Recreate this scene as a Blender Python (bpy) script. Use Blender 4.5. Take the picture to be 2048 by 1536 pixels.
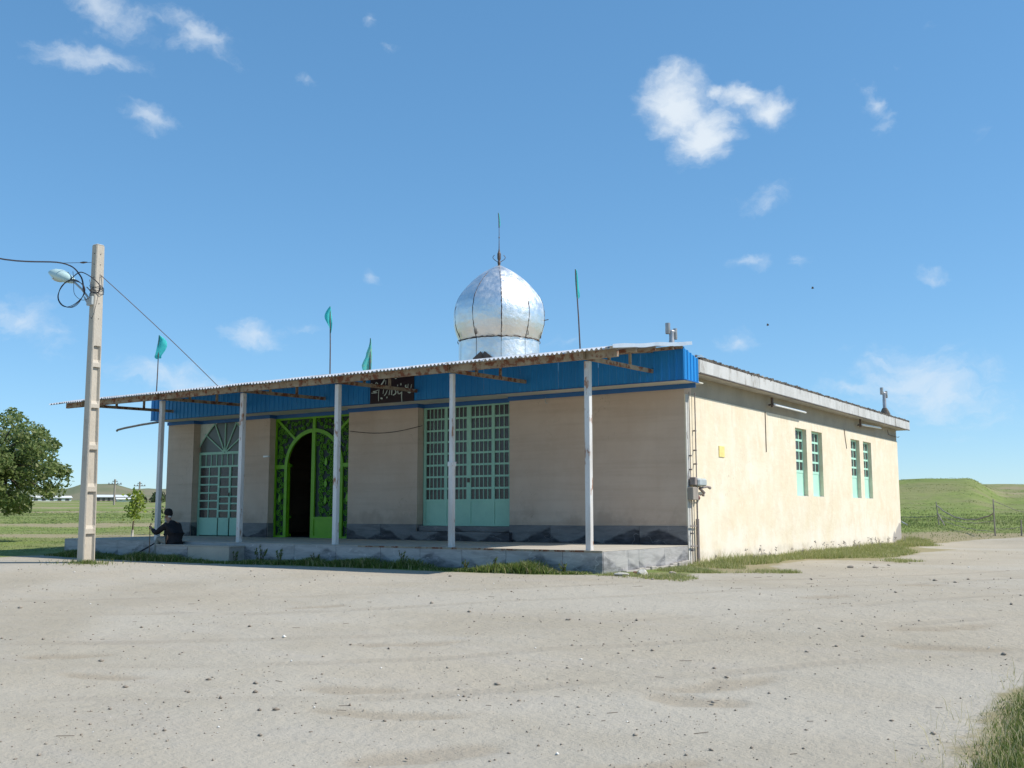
import bpy, bmesh, math, random
import numpy as np
from mathutils import Vector, Matrix

R = math.radians
S = bpy.context.scene
for o in list(bpy.data.objects):
    bpy.data.objects.remove(o)
COL = S.collection

# ------------------------------------------------------------------ camera, world, sun, exposure
YAW, PITCH, ROLL = -0.5891, 0.1234, -0.0009
CAM = Vector((8.6057, -19.2233, 0.6793))
FPX = 2051.8
cam_data = bpy.data.cameras.new('camera')
cam_data.sensor_width = 36.0
cam_data.lens = 36.0 * FPX / 2048.0
cam_data.clip_start = 0.1
cam_data.clip_end = 12000
camo = bpy.data.objects.new('camera', cam_data)
COL.objects.link(camo)
FW = Vector((math.sin(YAW) * math.cos(PITCH), math.cos(YAW) * math.cos(PITCH), math.sin(PITCH)))
RT = Vector((math.cos(YAW), -math.sin(YAW), 0))
UP = RT.cross(FW)
RT2 = RT * math.cos(ROLL) + UP * math.sin(ROLL)
UP2 = -RT * math.sin(ROLL) + UP * math.cos(ROLL)
mw = Matrix((RT2, UP2, -FW)).transposed().to_4x4()
mw.translation = CAM
camo.matrix_world = mw
S.camera = camo

SUN_AZ, SUN_EL = R(22), R(50)          # azimuth from +x towards +y
world = bpy.data.worlds.new('World')
S.world = world
world.use_nodes = True
sun = bpy.data.lights.new('sun', 'SUN')
sun.energy = 3.8
sun.angle = R(0.53)
sun.color = (1.0, 0.95, 0.87)
suno = bpy.data.objects.new('sun', sun)
COL.objects.link(suno)
sd = Vector((math.cos(SUN_AZ) * math.cos(SUN_EL), math.sin(SUN_AZ) * math.cos(SUN_EL), math.sin(SUN_EL)))
suno.rotation_euler = sd.to_track_quat('Z', 'Y').to_euler()
suno.location = sd * 60
SKY_STRENGTH = 0.15
S.view_settings.view_transform = 'Standard'
S.view_settings.look = 'None'
S.view_settings.gamma = 1
S.view_settings.use_curve_mapping = False
S.view_settings.exposure = 0.44
S.render.engine = 'CYCLES'
S.render.resolution_x, S.render.resolution_y = 1024, 768

def pixdir(x, y):
    return (FW + RT2 * ((x - 1024) / FPX) + UP2 * ((768 - y) / FPX)).normalized()

def build_sky():
    nt = world.node_tree
    N, L = nt.nodes, nt.links
    N.clear()
    out = N.new('ShaderNodeOutputWorld')
    bg = N.new('ShaderNodeBackground')
    bg.inputs['Strength'].default_value = SKY_STRENGTH
    L.new(bg.outputs[0], out.inputs[0])
    sky = N.new('ShaderNodeTexSky')
    sky.sky_type = 'NISHITA'
    sky.sun_disc = False
    sky.sun_elevation = SUN_EL
    sky.sun_rotation = R(90) - SUN_AZ
    sky.altitude = 1500
    sky.air_density = 1.0
    sky.dust_density = 0.5
    sky.ozone_density = 2.2
    tc = N.new('ShaderNodeTexCoord')
    D = tc.outputs['Generated']
    noi = N.new('ShaderNodeTexNoise')
    noi.inputs['Scale'].default_value = 14
    noi.inputs['Detail'].default_value = 7
    noi.inputs['Roughness'].default_value = 0.58
    L.new(D, noi.inputs['Vector'])
    def math_(op, a, b=None, c=None, clamp=False):
        n = N.new('ShaderNodeMath'); n.operation = op; n.use_clamp = clamp
        for i, v in enumerate((a, b, c)):
            if v is None: continue
            if isinstance(v, (int, float)): n.inputs[i].default_value = v
            else: L.new(v, n.inputs[i])
        return n.outputs[0]
    # warp the lookup direction a little so that edges are not elliptical
    w0 = N.new('ShaderNodeVectorMath'); w0.operation = 'SUBTRACT'
    L.new(noi.outputs['Color'], w0.inputs[0]); w0.inputs[1].default_value = (.5, .5, .5)
    w1 = N.new('ShaderNodeVectorMath'); w1.operation = 'SCALE'
    L.new(w0.outputs[0], w1.inputs[0]); w1.inputs['Scale'].default_value = 0.06
    w2 = N.new('ShaderNodeVectorMath'); w2.operation = 'ADD'
    L.new(D, w2.inputs[0]); L.new(w1.outputs[0], w2.inputs[1])
    DW = w2.outputs[0]
    # thin clouds and one dense pair: x, y, rx, ry, tilt, weight
    thin = [(385, 62, 75, 34, 22, 1.15), (178, 108, 100, 34, 0, 1.1), (285, 236, 66, 30, 8, .95), (205, 6, 90, 40, 25, 1.15),
            (270, 45, 60, 18, 35, .7), (735, 36, 20, 22, 0, .85), (772, 85, 32, 16, 0, .65), (615, 160, 36, 16, 28, .8),
            (1520, 402, 64, 32, -18, .88), (1735, 192, 30, 26, 0, .95), (1762, 242, 40, 34, -50, .75), (520, 668, 60, 28, 10, 1.2),
            (592, 650, 40, 16, 0, .85), (752, 560, 26, 20, 0, .72), (40, 640, 100, 46, 25, 1.0), (350, 758, 120, 38, 8, 1.05),
            (1478, 685, 46, 22, 0, .95), (1500, 520, 44, 18, 12, .92), (1595, 525, 36, 20, 10, .92), (1850, 772, 140, 74, 12, 1.15),
            (1690, 778, 90, 34, 10, .9), (1862, 546, 48, 18, 5, .85), (1120, 690, 60, 18, 0, .72), (1235, 303, 50, 10, 0, .6),
            (1968, 265, 22, 24, 0, .62), (120, 715, 80, 22, 15, .55), (1795, 130, 44, 14, 10, .5), (1880, 80, 50, 12, 30, .5),
            (-300, 300, 160, 70, 10, 1.0), (2400, 300, 200, 80, -10, 1.0), (2900, 700, 220, 60, 0, 1.0), (-900, 650, 260, 70, 0, 1.0)]
    dense = [(1350, 165, 50, 50, 10, .95), (1360, 215, 80, 66, 30, 1.3), (1412, 262, 64, 70, 50, 1.3), (1435, 180, 40, 26, 0, .95), (1492, 192, 66, 34, 18, 1.15), (1548, 216, 62, 40, 15, 1.15)]
    def field(lst, src):
        acc = None
        for (x, y, rx, ry, tilt, wt) in lst:
            c = pixdir(x, y)
            u0 = (pixdir(x + 40, y) - pixdir(x - 40, y)).normalized()
            v0 = (pixdir(x, y + 40) - pixdir(x, y - 40)).normalized()
            t = R(tilt)
            u = (u0 * math.cos(t) + v0 * math.sin(t)) * (FPX / rx)
            v = (-u0 * math.sin(t) + v0 * math.cos(t)) * (FPX / ry)
            cc = N.new('ShaderNodeCombineXYZ')
            for i, vec in enumerate((u, v, c * 6)):
                d = N.new('ShaderNodeVectorMath'); d.operation = 'DOT_PRODUCT'
                L.new(src, d.inputs[0]); d.inputs[1].default_value = vec
                off = -c.dot(vec)
                L.new(math_('ADD', d.outputs['Value'], off), cc.inputs[i])
            ln = N.new('ShaderNodeVectorMath'); ln.operation = 'LENGTH'
            L.new(cc.outputs[0], ln.inputs[0])
            m = math_('MULTIPLY_ADD', ln.outputs['Value'], -0.55 * wt, wt)
            acc = m if acc is None else math_('MAXIMUM', acc, m)
        return acc
    fine = N.new('ShaderNodeTexNoise')
    fine.inputs['Scale'].default_value = 30
    fine.inputs['Detail'].default_value = 9
    fine.inputs['Roughness'].default_value = 0.6
    st = N.new('ShaderNodeMapping'); st.inputs['Scale'].default_value = (1, 1, 2.2)
    L.new(DW, st.inputs[0]); L.new(st.outputs[0], fine.inputs['Vector'])
    def ramp(v, lo, hi, top):
        n = N.new('ShaderNodeMapRange'); n.interpolation_type = 'SMOOTHSTEP'
        L.new(v, n.inputs[0])
        for i, q in zip((1, 2, 3, 4), (lo, hi, 0, top)): n.inputs[i].default_value = q
        return n.outputs[0]
    t = field(thin, DW)
    tn = math_('MULTIPLY_ADD', fine.outputs[0], 1.15, t)
    dt = ramp(tn, 1.0, 1.8, 0.6)
    dn = math_('MULTIPLY_ADD', fine.outputs[0], 0.75, field(dense, DW))
    dd = ramp(dn, 0.86, 1.55, 0.95)
    both = math_('MAXIMUM', dt, dd)
    # very faint veil low over the horizon
    hs = N.new('ShaderNodeHueSaturation')
    hs.inputs['Saturation'].default_value = 1.2
    hs.inputs['Value'].default_value = 1.34
    hs.inputs['Hue'].default_value = 0.495
    gm = N.new('ShaderNodeGamma'); gm.inputs['Gamma'].default_value = 0.62
    L.new(sky.outputs[0], gm.inputs['Color'])
    tint = N.new('ShaderNodeMix'); tint.data_type = 'RGBA'; tint.blend_type = 'MULTIPLY'
    tint.inputs['Factor'].default_value = 1.0
    tint.inputs['B'].default_value = (0.76, 0.93, 1.10, 1)
    L.new(gm.outputs[0], tint.inputs['A'])
    L.new(tint.outputs['Result'], hs.inputs['Color'])
    mix = N.new('ShaderNodeMix'); mix.data_type = 'RGBA'
    L.new(both, mix.inputs['Factor'])
    L.new(hs.outputs[0], mix.inputs['A'])
    mix.inputs['B'].default_value = (3.9, 4.3, 4.7, 1)
    L.new(mix.outputs['Result'], bg.inputs['Color'])
build_sky()

# ------------------------------------------------------------------ helpers
rnd = random.Random(7)
rng = np.random.default_rng(11)

def link(o, parent=None):
    COL.objects.link(o)
    if parent is not None:
        o.parent = parent
        o.matrix_parent_inverse = Matrix.Translation(-Vector(parent['_o'])) if '_o' in parent else Matrix()
    return o

def tag(o, label=None, cat=None, group=None, kind=None):
    if label: o['label'] = label
    if cat: o['category'] = cat
    if group: o['group'] = group
    if kind: o['kind'] = kind
    return o

def thing(name, loc, label, cat, group=None):
    """An Empty at the base of the thing; children are given in world coordinates."""
    o = bpy.data.objects.new(name, None)
    COL.objects.link(o)
    o.location = loc
    o.empty_display_size = 0.2
    o['_o'] = tuple(loc)
    return tag(o, label, cat, group)

def smooth(m):
    for p in m.polygons: p.use_smooth = True

class MB:
    def __init__(s): s.v, s.f = [], []
    def add(s, vs, fs):
        n = len(s.v)
        s.v += [tuple(v) for v in vs]
        s.f += [tuple(i + n for i in f) for f in fs]
        return s
    def box(s, x0, x1, y0, y1, z0, z1):
        return s.add([(x0, y0, z0), (x1, y0, z0), (x1, y1, z0), (x0, y1, z0), (x0, y0, z1), (x1, y0, z1), (x1, y1, z1), (x0, y1, z1)],
                     [(0, 3, 2, 1), (4, 5, 6, 7), (0, 1, 5, 4), (1, 2, 6, 5), (2, 3, 7, 6), (3, 0, 4, 7)])
    def bevbox(s, x0, x1, y0, y1, z0, z1, b=0.01):
        """box with chamfered edges (24 verts)"""
        bm = bmesh.new()
        bmesh.ops.create_cube(bm, size=1)
        for v in bm.verts:
            v.co = Vector((x0 + (v.co.x + .5) * (x1 - x0), y0 + (v.co.y + .5) * (y1 - y0), z0 + (v.co.z + .5) * (z1 - z0)))
        bmesh.ops.bevel(bm, geom=bm.edges[:], offset=b, segments=1, affect='EDGES')
        bm.verts.index_update()
        s.add([v.co[:] for v in bm.verts], [[v.index for v in f.verts] for f in bm.faces])
        bm.free()
        return s
    def bar(s, a, b, w, h, up=(0, 0, 1)):
        a, b = Vector(a), Vector(b)
        d = (b - a).normalized()
        up = Vector(up)
        if abs(d.dot(up)) > .99: up = Vector((0, 1, 0))
        r = d.cross(up).normalized() * (w / 2)
        u = r.cross(d).normalized() * (h / 2)
        vs = [a - r - u, a + r - u, a + r + u, a - r + u, b - r - u, b + r - u, b + r + u, b - r + u]
        return s.add(vs, [(0, 1, 2, 3), (7, 6, 5, 4), (0, 4, 5, 1), (1, 5, 6, 2), (2, 6, 7, 3), (3, 7, 4, 0)])
    def tube(s, pts, r, n=8, caps=True):
        pts = [Vector(p) for p in pts]
        rs = r if isinstance(r, (list, tuple)) else [r] * len(pts)
        rings = []
        prev = None
        for i, p in enumerate(pts):
            d = (pts[min(i + 1, len(pts) - 1)] - pts[max(i - 1, 0)]).normalized()
            if prev is None:
                a = d.orthogonal().normalized()
            else:
                a = (prev - d * prev.dot(d))
                a = a.normalized() if a.length > 1e-6 else d.orthogonal().normalized()
            prev = a
            b = d.cross(a)
            rings.append([p + (a * math.cos(2 * math.pi * k / n) + b * math.sin(2 * math.pi * k / n)) * rs[i] for k in range(n)])
        vs = [v for ring in rings for v in ring]
        fs = []
        for i in range(len(pts) - 1):
            for k in range(n):
                fs.append((i * n + k, i * n + (k + 1) % n, (i + 1) * n + (k + 1) % n, (i + 1) * n + k))
        if caps:
            fs.append(tuple(range(n))[::-1])
            fs.append(tuple((len(pts) - 1) * n + k for k in range(n)))
        return s.add(vs, fs)
    def lathe(s, prof, n, c=(0, 0, 0)):
        vs, fs = [], []
        for (r, z) in prof:
            for k in range(n):
                a = 2 * math.pi * k / n
                vs.append((c[0] + r * math.cos(a), c[1] + r * math.sin(a), c[2] + z))
        for i in range(len(prof) - 1):
            for k in range(n):
                fs.append((i * n + k, i * n + (k + 1) % n, (i + 1) * n + (k + 1) % n, (i + 1) * n + k))
        return s.add(vs, fs)
    def prism(s, poly, y0, y1):
        """polygon in xz, extruded along y"""
        n = len(poly)
        vs = [(x, y0, z) for x, z in poly] + [(x, y1, z) for x, z in poly]
        fs = [tuple(range(n)), tuple(range(2 * n - 1, n - 1, -1))] + [(i + n, (i + 1) % n + n, (i + 1) % n, i) for i in range(n)]
        return s.add(vs, fs)
    def mesh(s, name, mat, sm=False):
        m = bpy.data.meshes.new(name)
        m.from_pydata(s.v, [], s.f)
        m.validate()
        if mat: m.materials.append(mat)
        if sm: smooth(m)
        m.update()
        return m
    def build(s, name, mat, parent=None, sm=False):
        o = bpy.data.objects.new(name, s.mesh(name, mat, sm))
        return link(o, parent)

def fixnormals(o):
    bm = bmesh.new(); bm.from_mesh(o.data)
    bmesh.ops.recalc_face_normals(bm, faces=bm.faces[:])
    bm.to_mesh(o.data); bm.free()
    return o

def autosmooth(o, ang=40):
    m = o.data
    bm = bmesh.new(); bm.from_mesh(m)
    for e in bm.edges:
        if len(e.link_faces) == 2 and e.calc_face_angle(0) > R(ang): e.smooth = False
    for f in bm.faces: f.smooth = True
    bm.to_mesh(m); bm.free()
    return o

def np_mesh(name, V, F, mat, attr=None):
    """V (n,3), F (m,k) all faces the same size; attr: per-vertex float named 'shade'"""
    m = bpy.data.meshes.new(name)
    m.vertices.add(len(V)); m.vertices.foreach_set('co', V.astype(np.float32).ravel())
    k = F.shape[1]
    m.loops.add(F.size); m.loops.foreach_set('vertex_index', F.astype(np.int32).ravel())
    m.polygons.add(len(F))
    m.polygons.foreach_set('loop_start', (np.arange(len(F)) * k).astype(np.int32))
    m.update(calc_edges=True)
    if attr is not None:
        for an, av in attr.items():
            a = m.attributes.new(an, 'FLOAT', 'POINT'); a.data.foreach_set('value', av.astype(np.float32))
    m.materials.append(mat)
    return m

# ------------------------------------------------------------------ materials
def new_mat(name):
    m = bpy.data.materials.new(name); m.use_nodes = True
    nt = m.node_tree
    b = nt.nodes['Principled BSDF']
    return m, nt, b

class NT:
    def __init__(s, nt): s.nt, s.N, s.L = nt, nt.nodes, nt.links
    def put(s, sock, v):
        if isinstance(v, bpy.types.NodeSocket): s.L.new(v, sock)
        else:
            if hasattr(sock.default_value, '__len__') and isinstance(v, (tuple, list)) and len(v) == 3 and len(sock.default_value) == 4: v = (*v, 1)
            sock.default_value = v
    def coord(s, kind='Object'):
        return s.N.new('ShaderNodeTexCoord').outputs[kind]
    def mapv(s, v, scale=(1, 1, 1), rot=(0, 0, 0), loc=(0, 0, 0)):
        n = s.N.new('ShaderNodeMapping'); s.put(n.inputs[0], v)
        n.inputs['Scale'].default_value = scale; n.inputs['Rotation'].default_value = rot; n.inputs['Location'].default_value = loc
        return n.outputs[0]
    def noise(s, v, scale, detail=4, rough=.55, dist=0):
        n = s.N.new('ShaderNodeTexNoise'); s.put(n.inputs['Vector'], v)
        n.inputs['Scale'].default_value = scale; n.inputs['Detail'].default_value = detail
        n.inputs['Roughness'].default_value = rough; n.inputs['Distortion'].default_value = dist
        return n.outputs[0]
    def vor(s, v, scale, feature='F1', out='Distance'):
        n = s.N.new('ShaderNodeTexVoronoi'); s.put(n.inputs['Vector'], v); n.feature = feature
        n.inputs['Scale'].default_value = scale
        return n.outputs[out]
    def m(s, op, a, b=0.0, c=0.0, clamp=False):
        n = s.N.new('ShaderNodeMath'); n.operation = op; n.use_clamp = clamp
        s.put(n.inputs[0], a); s.put(n.inputs[1], b); s.put(n.inputs[2], c)
        return n.outputs[0]
    def rng(s, v, a, b, c=0, d=1):
        n = s.N.new('ShaderNodeMapRange'); s.put(n.inputs[0], v); n.interpolation_type = 'SMOOTHSTEP'
        for i, q in zip((1, 2, 3, 4), (a, b, c, d)): n.inputs[i].default_value = q
        return n.outputs[0]
    def mix(s, f, a, b, mode='MIX'):
        n = s.N.new('ShaderNodeMix'); n.data_type = 'RGBA'; n.blend_type = mode
        s.put(n.inputs['Factor'], f); s.put(n.inputs['A'], a); s.put(n.inputs['B'], b)
        return n.outputs['Result']
    def sep(s, v):
        n = s.N.new('ShaderNodeSeparateXYZ'); s.put(n.inputs[0], v); return n.outputs
    def bump(s, h, strength, dist=.02):
        n = s.N.new('ShaderNodeBump'); s.put(n.inputs['Height'], h)
        n.inputs['Strength'].default_value = strength; n.inputs['Distance'].default_value = dist
        return n.outputs[0]
    def attr(s, name):
        n = s.N.new('ShaderNodeAttribute'); n.attribute_name = name; return n.outputs['Fac']
    def rand(s):
        return s.N.new('ShaderNodeObjectInfo').outputs['Random']

def pm(name, c1, c2=None, scale=3.0, rough=.7, metal=0.0, bump=.2, lo=.35, hi=.7, fine=40, stretch=(1, 1, 1), rough2=None, c3=None, s3=9, lo3=.58, hi3=.68, spec=.4):
    """two-tone worn surface: c2 in large patches over c1, c3 in sharp patches, fine grain"""
    m, nt, b = new_mat(name); g = NT(nt)
    v = g.mapv(g.coord(), stretch)
    c2 = c2 or tuple(x * .8 for x in c1)
    f = g.rng(g.noise(v, scale, 6, .6), lo, hi)
    col = g.mix(f, c1, c2)
    fn = g.noise(v, fine, 3)
    col = g.mix(.35, col, g.mix(1.0, col, g.mix(fn, (.72, .72, .72), (1.28, 1.28, 1.28)), 'MULTIPLY'))
    if c3:
        f3 = g.rng(g.noise(g.mapv(v, loc=(3, 7, 1)), s3, 7, .65), lo3, hi3)
        col = g.mix(f3, col, c3)
    g.put(b.inputs['Base Color'], col)
    b.inputs['Roughness'].default_value = rough
    b.inputs['Metallic'].default_value = metal
    b.inputs['Specular IOR Level'].default_value = spec
    if bump: g.put(b.inputs['Normal'], g.bump(g.m('ADD', fn, g.noise(v, fine * .25, 3)), bump, .01))
    return m

def plaster_mat(name, base, light, dark, side=False):
    m, nt, b = new_mat(name); g = NT(nt)
    P = g.coord()
    x, y, z = g.sep(P)
    big = g.noise(P, .9, 6, .62)
    col = g.mix(g.rng(big, .3, .72), base, light)
    streak = g.noise(g.mapv(P, (3.5, 3.5, .35)), 1.2, 5, .6)
    col = g.mix(g.rng(streak, .5, .78, 0, .25 if side else .2), col, dark)
    # block courses ghosting through the render
    crs = g.noise(g.mapv(P, (.22, .22, 5.0)), 1.0, 4, .6)
    col = g.mix(g.rng(crs, .46, .68, 0, .15 if side else .42), col, dark)
    mott = g.noise(P, 6, 6, .7)
    col = g.mix(g.rng(mott, .48, .8, 0, .5), col, light)
    # hairline cracks
    cr = g.rng(g.m('ABSOLUTE', g.m('SUBTRACT', g.noise(g.mapv(P, (1, 1, .8), loc=(5, 1, 2)), .8, 5, .6, .8), .5)), 0, .0035, .5, 0)
    col = g.mix(g.m('MULTIPLY', cr, g.rng(g.noise(P, .5, 3), .5, .6)), col, tuple(q * .55 for q in dark))
    if side:
        blot = g.noise(g.mapv(P, (1, 1.3, .9), loc=(1, 4, 2)), 1.9, 8, .7)
        col = g.mix(g.rng(blot, .44, .62, 0, .38), col, (.72, .58, .41))
        col = g.mix(g.rng(g.noise(g.mapv(P, (1, 1.1, .8), loc=(8, 0, 5)), 2.6, 8, .72), .52, .68, 0, .5), col, (.86, .79, .66))
        # rain streaks running down from the top edge of the coat
        rs = g.m('ADD', g.noise(g.mapv(P, (6, 6, .22), loc=(0, 3, 0)), 1.3, 5, .65), g.m('MULTIPLY', g.rng(z, 1.6, 3.05), .22))
        col = g.mix(g.rng(rs, .68, .86, 0, .22), col, (.55, .45, .33))
        # splashed soil at the foot
        sp_ = g.m('ADD', g.rng(z, .12, -.4), g.m('MULTIPLY', g.noise(P, 5, 6, .7), .8))
        col = g.mix(g.rng(sp_, .75, 1.15, 0, .55), col, (.44, .37, .28))
        # scraped whitish render below the windows and along the foot
        wm = g.m('ADD', g.m('MULTIPLY', g.rng(z, 1.15, -.3), .55), g.m('MULTIPLY', g.noise(g.mapv(P, (1, .9, .75), loc=(0, 2, 3)), 1.1, 8, .72), 1.7))
        col = g.mix(g.rng(wm, 1.12, 1.5, 0, .7), col, (.86, .78, .67))
        # bare grey patch low at the far corner
        fc = g.m('ADD', g.m('MULTIPLY', g.rng(y, 15.6, 17.6), .7), g.m('MULTIPLY', g.rng(z, .75, -.4), .8))
        fc = g.m('ADD', fc, g.m('MULTIPLY', g.noise(P, 3, 5), .5))
        col = g.mix(g.rng(fc, 1.18, 1.3), col, (.42, .38, .34))
    else:
        damp = g.m('ADD', g.m('MULTIPLY', g.rng(z, 1.2, .35), .35), g.m('MULTIPLY', g.noise(P, 1.4, 6, .65), 1.0))
        col = g.mix(g.rng(damp, .68, .95, 0, .5), col, tuple(q * .72 for q in dark))
    g.put(b.inputs['Base Color'], col)
    b.inputs['Roughness'].default_value = .93
    b.inputs['Specular IOR Level'].default_value = .15
    h = g.m('ADD', g.m('MULTIPLY', g.noise(P, 55, 4, .7), .5), g.m('MULTIPLY', g.noise(g.mapv(P, (1, 1, 2)), 4, 5), 1.3))
    g.put(b.inputs['Normal'], g.bump(h, .45, .012))
    return m

M = {}
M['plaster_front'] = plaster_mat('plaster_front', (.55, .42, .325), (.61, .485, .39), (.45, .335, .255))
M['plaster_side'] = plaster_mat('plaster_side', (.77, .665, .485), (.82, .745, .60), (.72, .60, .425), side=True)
M['upper_wall'] = pm('upper_wall', (.40, .35, .27), (.34, .30, .23), 1.5, .9)
M['soffit'] = pm('soffit', (.62, .60, .52), (.54, .52, .44), 1.2, .8, bump=.1)
M['fascia'] = pm('fascia', (.016, .25, .64), (.014, .215, .56), .6, .42, bump=.04, fine=14, stretch=(3, 3, .4))
M['trim_blue'] = pm('trim_blue', (.025, .13, .36), (.022, .11, .31), 2, .5, bump=.05)
M['concrete'] = pm('concrete', (.50, .48, .44), (.40, .385, .35), 1.6, .9, bump=.5, c3=(.30, .28, .24), s3=3, lo3=.6, hi3=.72, stretch=(1, 1, .35))
M['tar'] = pm('tar', (.06, .05, .045), (.20, .18, .15), 6, .95, bump=1, fine=30)
M['roof_top'] = pm('roof_top', (.42, .36, .28), (.34, .29, .22), 1, .95, bump=.5)
M['corner'] = pm('corner', (.50, .49, .46), (.66, .63, .57), 2.2, .9, bump=.8, c3=(.28, .27, .26), s3=5, lo3=.55, hi3=.62, stretch=(1, 1, .4))
M['galv'] = pm('galv', (.68, .69, .70), (.58, .59, .60), 2, .38, .55, bump=.08, c3=(.40, .35, .30), s3=2.4, lo3=.62, hi3=.74)
M['sheet_under'] = M['galv']
M['rusty'] = pm('rusty', (.38, .32, .24), (.28, .22, .155), 5, .75, 0, bump=.4, c3=(.19, .075, .04), s3=6, lo3=.48, hi3=.58, stretch=(1, 1, 1))
M['post_paint'] = pm('post_paint', (.68, .67, .65), (.54, .50, .46), 2, .5, 0, bump=.15, c3=(.33, .17, .10), s3=5, lo3=.58, hi3=.66, stretch=(1.5, 1.5, .5))
M['aqua'] = pm('aqua', (.36, .62, .47), (.31, .56, .43), 2, .42, bump=.08, c3=(.40, .56, .45), s3=3, lo3=.6, hi3=.8)
M['aqua_sunlit'] = pm('aqua_sunlit', (.50, .80, .64), (.44, .74, .58), 2, .5, bump=.08)  # the aqua paint lightened: sunlight on the side windows put into the colour
M['lime'] = pm('lime', (.16, .41, .010), (.13, .34, .008), 4, .38, bump=.08)
M['lime_dark'] = pm('lime_dark', (.10, .30, .010), (.07, .22, .008), 9, .45, bump=.08)
M['white_plaster'] = pm('white_plaster', (.62, .66, .60), (.50, .55, .50), 4, .8)
M['tube'] = pm('tube', (.85, .86, .86), (.8, .8, .8), 4, .3, bump=0)
M['grey_pipe'] = pm('grey_pipe', (.28, .24, .22), (.20, .16, .15), 8, .6, bump=.2)
M['meter_grey'] = pm('meter_grey', (.46, .50, .50), (.38, .41, .41), 8, .4, bump=.1)
M['red_brown'] = pm('red_brown', (.20, .05, .045), (.12, .03, .03), 8, .5)
M['yellow'] = pm('yellow', (.86, .72, .26), (.80, .64, .22), 8, .5, bump=.02)
M['sign_black'] = pm('sign_black', (.022, .012, .02), (.03, .018, .03), 2, .35, bump=.03)
M['sign_white'] = pm('sign_white', (.62, .74, .70), (.50, .62, .60), 14, .5, bump=0)
M['pole'] = pm('pole', (.52, .465, .385), (.45, .40, .33), 1.5, .92, bump=.6, c3=(.36, .31, .25), s3=5, lo3=.58, hi3=.72, stretch=(1, 1, .4))
M['cable'] = pm('cable', (.035, .03, .035), None, 4, .6, bump=0)
M['cable_brown'] = pm('cable_brown', (.13, .09, .075), None, 4, .7, bump=0)
M['lamp_head'] = pm('lamp_head', (.52, .68, .66), (.45, .60, .58), 6, .35, bump=.05)
M['lamp_glass'] = pm('lamp_glass', (.55, .56, .50), None, 6, .2, bump=0)
M['steel_dark'] = pm('steel_dark', (.10, .085, .08), (.16, .10, .07), 10, .6, .3)
M['vent'] = pm('vent', (.45, .45, .46), (.36, .35, .35), 5, .42, .5, bump=.1)
M['black_cloth'] = pm('black_cloth', (.012, .011, .014), (.02, .018, .022), 8, .9, bump=.4)
M['fur'] = pm('fur', (.010, .009, .010), (.02, .018, .018), 60, .95, bump=1)
M['skin'] = pm('skin', (.30, .17, .115), (.26, .14, .09), 12, .55, bump=.1)
M['beard'] = pm('beard', (.50, .49, .48), (.36, .35, .34), 50, .9, bump=1)
M['trousers'] = pm('trousers', (.27, .28, .25), (.20, .21, .19), 8, .9, bump=.3)
M['shoe'] = pm('shoe', (.02, .018, .016), None, 8, .5)
M['wood'] = pm('wood', (.25, .16, .09), (.18, .11, .06), 8, .7, stretch=(1, 1, .2))
M['grey_wood'] = pm('grey_wood', (.34, .30, .26), (.24, .21, .18), 8, .9, stretch=(1, 1, .2), bump=.6)
M['bark'] = pm('bark', (.16, .12, .09), (.10, .075, .055), 6, .95, bump=1, stretch=(1, 1, .3))
M['whitewash'] = pm('whitewash', (.62, .60, .55), (.40, .36, .30), 6, .9)
M['shed_roof'] = pm('shed_roof', (.72, .74, .76), (.64, .66, .68), .02, .5, bump=0, fine=.3)
M['shed_wall'] = pm('shed_wall', (.30, .26, .23), (.22, .20, .18), .05, .9, bump=0, fine=.3)
M['shed_white'] = pm('shed_white', (.78, .78, .76), (.66, .66, .64), .05, .8, bump=0, fine=.3)
M['stone'] = pm('stone', (.36, .31, .25), (.26, .22, .18), 6, .95, bump=.8)
M['stone_white'] = pm('stone_white', (.58, .55, .49), (.46, .43, .38), 6, .95, bump=.6)
M['mortar'] = pm('mortar', (.40, .37, .33), (.32, .29, .26), 6, .95, bump=.8)
M['terrace_top'] = pm('terrace_top', (.50, .45, .37), (.42, .38, .32), 1.2, .75, bump=.25)
M['interior'] = pm('interior', (.10, .10, .10), (.07, .07, .07), 1, .9, bump=0)
M['bird'] = pm('bird', (.16, .15, .15), None, 4, .8, bump=0)

def foil_mat():
    m, nt, b = new_mat('dome_foil'); g = NT(nt)
    P = g.coord()
    col = g.mix(g.rng(g.noise(P, 2.5, 5), .35, .7), (.93, .93, .92), (.86, .86, .85))
    g.put(b.inputs['Base Color'], col)
    b.inputs['Metallic'].default_value = .95
    g.put(b.inputs['Roughness'], g.rng(g.noise(P, 5, 5), .3, .75, .36, .54))
    h = g.m('ADD', g.m('MULTIPLY', g.noise(P, 2.6, 3, .5), 1.0), g.m('MULTIPLY', g.noise(P, 9, 5, .65), .35))
    g.put(b.inputs['Normal'], g.bump(h, .45, .08))
    return m
M['foil'] = foil_mat()

def cloth_mat(name, c, c2):
    m = pm(name, c, c2, 7, .8, bump=.3)
    nt = m.node_tree; b = nt.nodes['Principled BSDF']
    tr = nt.nodes.new('ShaderNodeBsdfTranslucent'); tr.inputs[0].default_value = (*c, 1)
    mx = nt.nodes.new('ShaderNodeMixShader'); mx.inputs[0].default_value = .4
    out = nt.nodes['Material Output']
    nt.links.new(b.outputs[0], mx.inputs[1]); nt.links.new(tr.outputs[0], mx.inputs[2]); nt.links.new(mx.outputs[0], out.inputs[0])
    return m
M['flag'] = cloth_mat('flag_cloth', (.12, .78, .76), (.07, .60, .62))
M['flag_pale'] = cloth_mat('flag_pale', (.14, .70, .66), (.40, .66, .45))

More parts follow.
